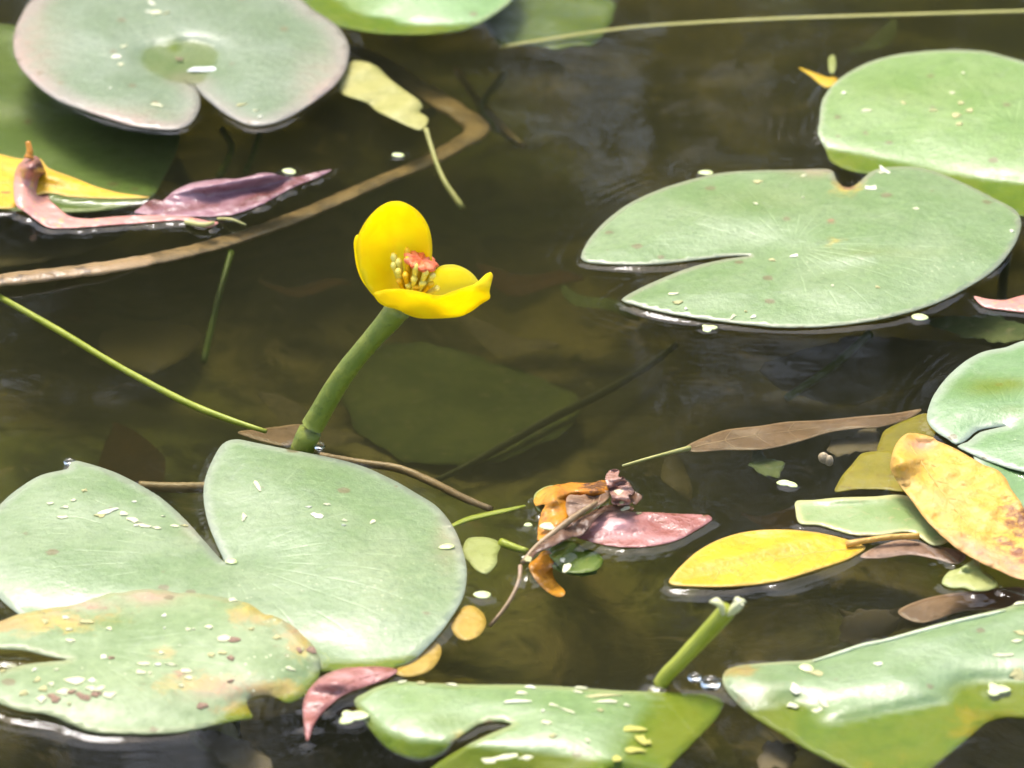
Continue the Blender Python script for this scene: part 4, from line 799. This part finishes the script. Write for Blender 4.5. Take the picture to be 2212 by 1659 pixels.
# cut stem
def cut_stem():
    a = w0(1425, 1478); root = empty('cut_plant', a); tag(root, 'cut green stem with a split white tip rising from the water at lower right', 'stem')
    y = a[1]; p = lambda u, v, d=0: wy(u, v, y+d)
    tube('stalk', [(a[0]-.012, a[1], -.03, .0026), (*p(1424, 1482), .0027), (*p(1470, 1428), .0028), (*p(1530, 1364), .0031), (*p(1570, 1320), .0033), (*p(1575, 1314), .0030)], 'stem_lime', root, seg=14, n=30, wob=.01)
    for pts in ([(1563, 1322), (1556, 1306), (1545, 1298), (1535, 1300)], [(1576, 1325), (1586, 1310), (1594, 1298), (1590, 1291)], [(1583, 1322), (1595, 1312), (1602, 1302), (1600, 1294)]):
        tube('split_tip', [(*p(pts[0][0], pts[0][1], -.0015), .0022), (*p(*pts[1], -.002), .0024), (*p(*pts[2], -.002), .0019), (*p(*pts[3], -.001), .0008)], 'stem_pale', root, seg=8, n=12, flat=.5)
    rim_ring(1428, 1476, .004, .0022)
cut_stem()

# ================================================================== SUNKEN THINGS IN THE MURK
leaf('sunken_leaf', [(740, 800), (800, 750), (900, 735), (1000, 760), (1120, 800), (1250, 860), (1220, 930), (1100, 990), (960, 1000), (840, 980), (760, 920)], 'silt_green', 'broad dull green leaf deep under water right of the flower stalk', base=-.079, rim=False, floor=None, seed=71, edge_noise=11, spacing=.005, amp=.001, lo=.05, hi=.09)
leaf('sunken_leaf', [(1640, 800), (1720, 760), (1820, 735), (1960, 730), (2130, 750), (2060, 800), (1960, 840), (1830, 870), (1740, 860)], 'silt_brown', 'arched brown leaf under water below the slit pad', base=-.042, rim=False, floor=None, seed=73, edge_noise=11, spacing=.005, amp=.002, lo=.05, hi=.09)
leaf('sunken_leaf', [(220, 720), (300, 690), (380, 695), (430, 730), (400, 780), (300, 800), (230, 780)], 'silt_brown', 'blurred tan leaf deep under water below the thin green stem', base=-.079, rim=False, floor=None, seed=74, edge_noise=11, spacing=.005)
leaf('sunken_leaf', [(1040, 30), (1080, -20), (1250, -40), (1330, 20), (1280, 90), (1150, 105), (1070, 80)], 'weed', 'mossy green leaf under water right of the top centre pad', base=-.016, rim=False, floor=None, seed=75, edge_noise=11, spacing=.005)
leaf('sunken_leaf', [(1630, 960), (1660, 985), (1690, 1000), (1680, 1030), (1640, 1020), (1620, 990)], 'silt_green', 'small dark green leaf under water below the long dead blade', base=-.02, rim=False, floor=None, seed=76, edge_noise=11)
leaf('sunken_leaf', [(1820, 1340), (1880, 1315), (1940, 1330), (1920, 1370), (1860, 1390), (1810, 1375)], 'silt_brown', 'dull brown leaf under water above the lower right pad', base=-.04, rim=False, floor=None, seed=78, edge_noise=11)
leaf('sunken_leaf', [(1940, 1320), (2010, 1290), (2120, 1275), (2212, 1270), (2212, 1310), (2080, 1320), (1990, 1345)], 'tan_leaf', 'tan leaf along the far rim of the lower right pad', base=-.010, rim=False, floor=None, seed=79)
leaf('sunken_leaf', [(430, 1580), (500, 1590), (560, 1620), (590, 1680), (540, 1700), (470, 1640)], 'silt_brown', 'pale brown leaf under water at the bottom below the ageing pad', base=-.018, rim=False, floor=None, seed=80, edge_noise=11)
leaf('sunken_leaf', [(0, 500), (60, 460), (250, 450), (310, 460), (200, 540), (60, 570), (-40, 570)], 'silt_brown', 'dull olive leaf under water below the curled pink leaf', base=-.045, rim=False, floor=None, seed=81, edge_noise=11, spacing=.005)
leaf('sunken_leaf', [(1640, 1620), (1690, 1600), (1720, 1620), (1700, 1660), (1650, 1660)], 'silt_brown', 'small pinkish brown leaf under water at the bottom right', base=-.012, rim=False, floor=None, seed=82, edge_noise=11)
leaf('sunken_leaf', [(2000, 690), (2120, 680), (2212, 700), (2260, 720), (2160, 740), (2060, 720)], 'silt_green', 'olive leaf under water between the slit pad and the blue-green pad', base=-.02, rim=False, floor=None, seed=83, edge_noise=11)
rs = np.random.RandomState(21)
def litter():
    shapes = []
    for k in range(4):
        n = 9; a = np.linspace(0, 1, n); w = np.sin(a*math.pi)**.8*rs.uniform(.18, .3); V = []; F = []
        for i in range(n):
            for s in (-1, -.4, .4, 1): V.append((a[i]-.5, s*w[i]+.08*math.sin(a[i]*4+k), .05*math.cos(s*1.5)+.06*math.sin(a[i]*7+k)))
        for i in range(n-1):
            for j in range(3): F.append((i*4+j, i*4+4+j, i*4+5+j, i*4+1+j))
        shapes.append(mesh('litter_leaf', V, F))
    US = sorted(rs.uniform(0, W, 26))
    for i in range(26):
        u, v = US[i], rs.uniform(0, H); me = shapes[i % 4].copy(); p = w0(u, v, -.055-.025*rs.rand())
        o = link('litter_leaf', me, rs.choice(['silt_brown', 'brown_leaf', 'silt_green', 'silt_brown'])); o.location = p; s = rs.uniform(.03, .06)
        o.scale = (s, s, s); o.rotation_euler = (rs.uniform(-.3, .3), rs.uniform(-.3, .3), rs.uniform(0, 6.28))
        tag(o, 'fallen leaf in the murk on the pond bed, '+ordinal(i+1)+' from the left', 'leaf', 'leaf litter on the pond bed')
litter()

# ================================================================== DUCKWEED, FLECKS, SNAIL, DROPS
def top_hit(u, v):
    best = None; d = Vector(ray(u, v)).normalized()
    for b in BVH:
        h, n, _, t = b.ray_cast(Vector(CAM), d)
        if h is not None and (best is None or t < best[2]): best = (h, n, t)
    p = Vector(w0(u, v)); tw_ = (p-Vector(CAM)).length
    if best is None or best[2] > tw_: return p, Vector((0, 0, 1)), False
    n = best[1] if best[1].z > 0 else -best[1]
    return best[0], n, True
def frond(name, lobes, r, thick, seed):
    rs = np.random.RandomState(seed); V = []; F = []; S = 12
    for k in range(lobes):
        a0 = 2*math.pi*k/lobes+rs.uniform(-.4, .4); q = r*rs.uniform(.55, .95) if lobes > 1 else r; off = q*.75 if lobes > 1 else 0
        el = rs.uniform(1.15, 1.6); b0 = len(V)
        for rr, zz in ((.0, 1.), (.5, .85), (.85, .5), (1., 0.), (.7, -.4)):
            for j in range(S):
                t = 2*math.pi*j/S; x = q*rr*el*math.cos(t)*(1+.08*math.sin(3*t+seed)); y = q*rr*math.sin(t)
                V.append((x*math.cos(a0)-y*math.sin(a0)+off*math.cos(a0), x*math.sin(a0)+y*math.cos(a0)+off*math.sin(a0), zz*thick))
        for i in range(4):
            for j in range(S): F.append((b0+i*S+j, b0+i*S+(j+1) % S, b0+(i+1)*S+(j+1) % S, b0+(i+1)*S+j))
    return mesh(name, V, F)
def weed(u, v, size, lobes, label, ang=0):
    p, n, on = top_hit(u, v); o = link('duckweed', frond('duckweed', lobes, size*PX, .0006, int(u)), 'duckweed')
    o.location = p+n*.0004; o.rotation_euler = (0, 0, ang); tag(o, label, 'duckweed', 'duckweed on the pond')
    if not on: rim_ring(u, v, size*PX*.9, .0012)
for w_ in ((860, 337, 11, 1, 'single bright duckweed frond floating above the yellow flower'), (1525, 375, 13, 1, 'round duckweed frond at the far rim of the slit pad'), (1527, 710, 13, 3, 'three-lobed duckweed at the near rim of the slit pad, left'),
           (1986, 687, 17, 1, 'oval duckweed frond at the near rim of the slit pad, right'), (1042, 1287, 15, 1, 'oval duckweed frond beside the right rim of the large pale pad'), (757, 1550, 20, 3, 'large three-lobed duckweed beside the pink leaf at the bottom'),
           (1704, 1046, 15, 2, 'two-lobed duckweed floating left of the olive-yellow leaf'), (965, 1183, 11, 1, 'cream fleck on the right rim of the large pale pad'), (625, 372, 14, 1, 'pale duckweed frond on the tip of the mauve leaf'), (2150, 1490, 16, 3, 'pale duckweed on the lower right pad beside the rotten spot'),
           (1742, 1445, 14, 1, 'pale oval fleck on the far rim of the lower right pad'), (500, 1215, 11, 1, 'cream fleck at the notch of the large pale pad'), (1190, 1138, 16, 1, 'white wet fleck on the orange dead leaf'), (1141, 1136, 8, 1, 'tiny white fleck above the olive leaf scrap')):
    weed(*w_[:5], ang=random.uniform(-.5, .5))
def shred(seed):
    """a thin irregular dry scrap, one unit across"""
    r = np.random.RandomState(seed); n = 8; a = np.linspace(0, 2*math.pi, n, endpoint=False)+r.uniform(-.3, .3, n); q = r.uniform(.45, 1.25, n)
    x, y = q*np.cos(a), q*np.sin(a); zt = r.uniform(.3, 1.0, n)
    V = [(0, 0, .9)]+[(x[i]*.6, y[i]*.6, zt[i]) for i in range(n)]+[(x[i], y[i], zt[i]*.5) for i in range(n)]+[(x[i]*.95, y[i]*.95, -.3) for i in range(n)]
    F = [(0, 1+i, 1+(i+1) % n) for i in range(n)]
    for k in (1, 1+n):
        F += [(k+i, k+n+i, k+n+(i+1) % n, k+(i+1) % n) for i in range(n)]
    return mesh('fleck', V, F, False)
def flecks(spots, label, group, mat='fleck', seed=5):
    r = np.random.RandomState(seed)
    for i, s in enumerate(spots):
        u, v, L, wd = s[:4]; an = s[4] if len(s) > 4 else r.uniform(-.5, .5)
        p, n, on = top_hit(u, v)
        o = link('plant_fleck', shred(i*7+seed), mat if mat != 'fleck' else ('fleck', 'fleck_cream', 'fleck', 'fleck_straw')[r.randint(4)]); q = n.to_track_quat('Z', 'Y'); o.rotation_mode = 'QUATERNION'
        o.rotation_quaternion = Vector((0, 0, 1)).rotation_difference(n) @ Quaternion((0, 0, 1), an); k_ = r.uniform(.75, 1.3); o.scale = (L*PX*.95*k_, wd*PX*1.7*k_, .0005); o.location = p+n*.0002
        k = sorted(range(len(spots)), key=lambda q_: spots[q_][0]).index(i)+1
        tag(o, label if len(spots) < 2 else label+', '+ordinal(k)+' from the left', 'fleck', group)
G = lambda L, s=1: [(*z7([(x, y)])[0], l*.347/2*s, w*.347/2*s) for x, y, l, w in L]
flecks(G([(285, 750, 50, 30), (410, 725, 40, 22), (535, 755, 90, 36), (430, 800, 60, 26), (675, 795, 40, 20), (1020, 715, 24, 20), (1022, 790, 24, 20), (1165, 797, 34, 22), (1205, 797, 30, 18), (1300, 785, 50, 24), (1395, 860, 56, 40), (1450, 615, 70, 34), (1565, 797, 40, 22),
          (1005, 945, 56, 44), (1320, 958, 46, 24), (1380, 945, 60, 24), (650, 970, 40, 22), (900, 1015, 120, 34), (980, 1020, 80, 26), (1060, 1018, 70, 20), (870, 1070, 90, 34), (930, 1070, 40, 24), (1150, 1060, 90, 30), (1165, 1100, 50, 24), (1130, 1150, 40, 20),
          (230, 1115, 30, 40), (215, 1050, 30, 24), (350, 1050, 34, 16), (320, 1140, 44, 24), (270, 1170, 60, 30), (460, 1120, 130, 40), (570, 1115, 40, 24), (150, 1198, 50, 24), (260, 1235, 80, 50), (390, 1190, 110, 34), (560, 1165, 90, 44), (620, 1165, 90, 30), (680, 1208, 80, 34), (430, 1262, 30, 16), (75, 1025, 100, 30), (20, 1055, 40, 24),
          (1880, 920, 40, 20), (1800, 1045, 90, 30), (1720, 850, 40, 20), (440, 870, 60, 20)]), 'pale dry fleck lying on the ageing blotched lily pad', 'pale flecks on the ageing pad')
flecks(G([(345, 1230, 110, 40), (440, 1190, 100, 34), (520, 1215, 120, 40), (600, 1200, 90, 36), (1460, 865, 90, 34), (1430, 978, 50, 20), (1435, 1120, 70, 28), (1250, 1275, 80, 26), (690, 975, 46, 20), (1865, 930, 40, 30), (1945, 930, 70, 30)]), 'brown crumb of dead leaf on the ageing blotched lily pad', 'brown crumbs on the ageing pad', 'fleck_brown', 9)
f2 = lambda L: [(*Z(0, 1800, 1000, [(x, y)])[0], l*.248/2, w*.248/2, *(r,)) for x, y, l, w, r in L]
flecks(f2([(738, 295, 70, 24, 1.2), (640, 382, 50, 20, .8), (430, 408, 80, 30, .1), (560, 440, 60, 20, .1), (550, 530, 110, 44, .05), (930, 480, 220, 34, .55), (870, 510, 90, 44, .2), (1085, 495, 90, 50, -.6), (1150, 550, 110, 50, -.5), (1270, 605, 130, 36, -.3), (1370, 620, 110, 36, -.1), (1510, 602, 90, 26, 0), (1610, 600, 80, 24, .1), (1165, 392, 50, 14, 0),
           (1180, 600, 60, 34, -.4), (1420, 520, 40, 14, .1)]), 'whitish shred lying on the left lobe of the large pale pad', 'whitish shreds on the large pale pad', seed=14)
flecks([(*p, l*.17, w*.17) for (p, l, w) in ((z4([(1920, 1578)])[0], 60, 22), (z4([(1975, 1630)])[0], 90, 44), (z4([(2035, 1560)])[0], 50, 16), (z4([(1605, 1445)])[0], 30, 60), (z4([(1515, 1640)])[0], 24, 50), (z4([(2140, 1690)])[0], 40, 16), (z8([(262, 130)])[0], 40, 36), (z8([(90, 120)])[0], 50, 16), (z7([(1520, 110)])[0], 30, 60))], 'pale fleck on the right lobe of the large pale pad', 'pale flecks on the large pale pad', seed=16)
flecks([(*z1([p])[0], l*.17, w*.17, r) for p, l, w, r in (((775, 290), 110, 30, 1.0), ((722, 355), 80, 44, .4), ((750, 402), 40, 30, 0), ((970, 80), 70, 34, 1.), ((925, 75), 90, 14, -.7), ((1030, 85), 110, 14, .6), ((985, 658), 100, 20, -.3), ((1500, 655), 90, 20, .4), ((1590, 690), 60, 20, .4), ((1620, 728), 60, 26, .5), ((685, 550), 40, 18, .2), ((940, 20), 70, 16, -.9))], 'pale scrap lying on the puddled grey-green pad', 'pale scraps on the puddled pad', seed=18)
flecks([(*z3([p])[0], l*.17, w*.17) for p, l, w in (((560, 1132), 60, 30), ((845, 1095), 60, 22), ((545, 1268), 34, 22), ((835, 1230), 30, 20), ((1540, 1298), 50, 22), ((1260, 1170), 120, 34), ((1330, 1075), 60, 50), ((2135, 1440), 40, 24), ((1340, 1060), 40, 70))], 'pale fleck on the far half of the slit pad', 'pale flecks on the slit pad', seed=20)
flecks([(*z6([p])[0], l*.17, w*.17) for p, l, w in (((35, 252), 70, 30), ((55, 305), 100, 36), ((110, 345), 36, 26), ((400, 395), 30, 40), ((530, 390), 50, 36), ((482, 360), 30, 16), ((1020, 200), 30, 24), ((1298, 208), 44, 24), ((650, 40), 40, 26), ((780, 15), 60, 40))], 'pale fleck on the near lobe of the slit pad', 'pale flecks on the near lobe of the slit pad', seed=22)
flecks([(*z3([p])[0], l*.17, w*.17) for p, l, w in (((1835, 455), 50, 24), ((1770, 580), 60, 40), ((1820, 640), 60, 40), ((1880, 690), 70, 40), ((1790, 720), 60, 50), ((1810, 775), 70, 40), ((1460, 640), 50, 30), ((1230, 690), 70, 24), ((1090, 580), 60, 24), ((1640, 690), 60, 16))], 'pale fleck on the bright green pad at the upper right', 'pale flecks on the upper right pad', seed=24)
flecks([(*z8([p])[0], l*.17, w*.17) for p, l, w in (((1190, 1195), 90, 44), ((1140, 1250), 170, 20), ((1245, 1160), 60, 20), ((1320, 1305), 44, 24), ((1385, 1268), 90, 20), ((1480, 1305), 130, 20), ((1680, 1302), 44, 22), ((1545, 1190), 60, 20), ((1700, 1210), 230, 24), ((1720, 1250), 170, 20), ((1845, 1270), 40, 20), ((1355, 1380), 70, 20), ((1600, 1490), 40, 24), ((1390, 1460), 60, 20), ((1090, 1595), 180, 26), ((980, 1620), 130, 40), ((1215, 1600), 70, 34),
        ((1550, 1165), 80, 16), ((440, 1128), 90, 20), ((560, 1135), 60, 16), ((745, 1143), 70, 14))], 'pale wet fleck on the lily pad at the bottom centre', 'pale flecks on the bottom centre pad', seed=26)
flecks([(*z8([p])[0], l*.17, w*.17) for p, l, w in (((1880, 1420), 150, 30), ((1940, 1480), 60, 60), ((1880, 1550), 120, 40), ((1780, 1600), 80, 60), ((1970, 1500), 80, 24))], 'yellow crumb on the bottom centre pad', 'yellow crumbs on the bottom centre pad', 'fleck_yellow', 27)
flecks([(*z9([p])[0], l*.17, w*.17) for p, l, w in (((1300, 1015), 60, 30), ((910, 1070), 90, 30), ((930, 1305), 70, 40), ((960, 1240), 50, 60), ((2190, 820), 70, 30), ((2170, 870), 60, 20), ((2180, 640), 80, 40), ((2100, 960), 150, 20), ((2180, 1080), 80, 60), ((780, 1170), 60, 40), ((770, 1270), 60, 40))], 'pale fleck on the glossy pad in the lower right corner', 'pale flecks on the lower right pad', seed=28)
flecks([(1215, 1210, 8, 7), (1225, 1228, 9, 8), (1140, 1210, 8, 5), (1132, 1205, 6, 5), (1350, 1100, 13, 7), (1336, 1064, 9, 7), (1352, 1090, 9, 6), (1345, 1085, 14, 6), (1380, 1110, 8, 4)], 'glistening white fleck on the centre debris', 'white flecks on the centre debris', seed=30)
sn = link('snail_shell', frond('snail_shell', 2, 10*PX, .003, 3), 'shell'); sn.location = w0(1785, 995, -.004); sn.rotation_euler = (0, .2, -.6); tag(sn, 'small tan snail shell under water left of the olive-yellow leaf', 'snail shell')
flecks([(440, 150, 34, 9, .18)], 'painted white glint on the puddle of the grey-green pad', 'things in the puddle', 'glint_white', 61)  # white scrap imitating the sky glint on the puddle
flecks([(388, 128, 14, 5, -.4)], 'brown crumb at the stalk in the puddle of the grey-green pad', 'things in the puddle', 'fleck_brown', 62)
rows = []
for (x, y) in z9([(900, 985), (1050, 940), (1200, 890), (1350, 858), (1500, 818), (1800, 738), (2000, 694), (2100, 668)]):
    p, n, on = top_hit(x, y+5); rows.append((*(np.array(p)+[0, 0, .0003]), .0007))
rows[0] = (*rows[0][:3], .0003); rows[-1] = (*rows[-1][:3], .0002)
tube('rolled_rim', rows, 'rim_pale', padI, seg=8, n=40, wob=.15)
def drop(u, v, r, label):
    V = []; F = []; S = 16; rings = [(math.cos(t), math.sin(t)) for t in np.linspace(-.5, 1.5, 8)]
    for c, s in rings:
        for j in range(S): V.append((r*c*math.cos(6.2832*j/S), r*c*math.sin(6.2832*j/S), r*.75*s))
    for i in range(7):
        for j in range(S): F.append((i*S+j, i*S+(j+1) % S, (i+1)*S+(j+1) % S, (i+1)*S+j))
    F.append(tuple(range(S))[::-1]); F.append(tuple(range(7*S, 8*S)))
    o = link('water_drop', mesh('water_drop', V, F), 'drop'); p, n, _ = top_hit(u, v); o.location = p+n*.0004; tag(o, label, 'water drop')
drop(690, 966, .0022, 'clear bubble at the foot of the flower stalk')
drop(150, 1000, .0022, 'clear bubble at the left tip of the large pale pad')
drop(1535, 1478, .0036, 'large clear bubble beside the foot of the cut stem')
drop(1500, 1466, .0024, 'small clear bubble left of the large one by the cut stem')

water()
for i, (x, y, h, rx) in enumerate(((-4.6, 8.6, 5.6, 1.9), (-2.0, 9.4, 6.4, 2.1), (.5, 8.8, 5.9, 1.9), (2.9, 9.6, 6.2, 2.0), (5.4, 8.9, 5.6, 1.9), (-.9, 11.5, 7.2, 2.3), (2.0, 12.0, 7.0, 2.3))):
    tree((x, y, .35), h, rx, 60+i, 'dark leafy tree on the far bank, '+('%s in the front row' % ordinal(i+1) if i < 5 else '%s in the back row' % ordinal(i-4))+' from the left')
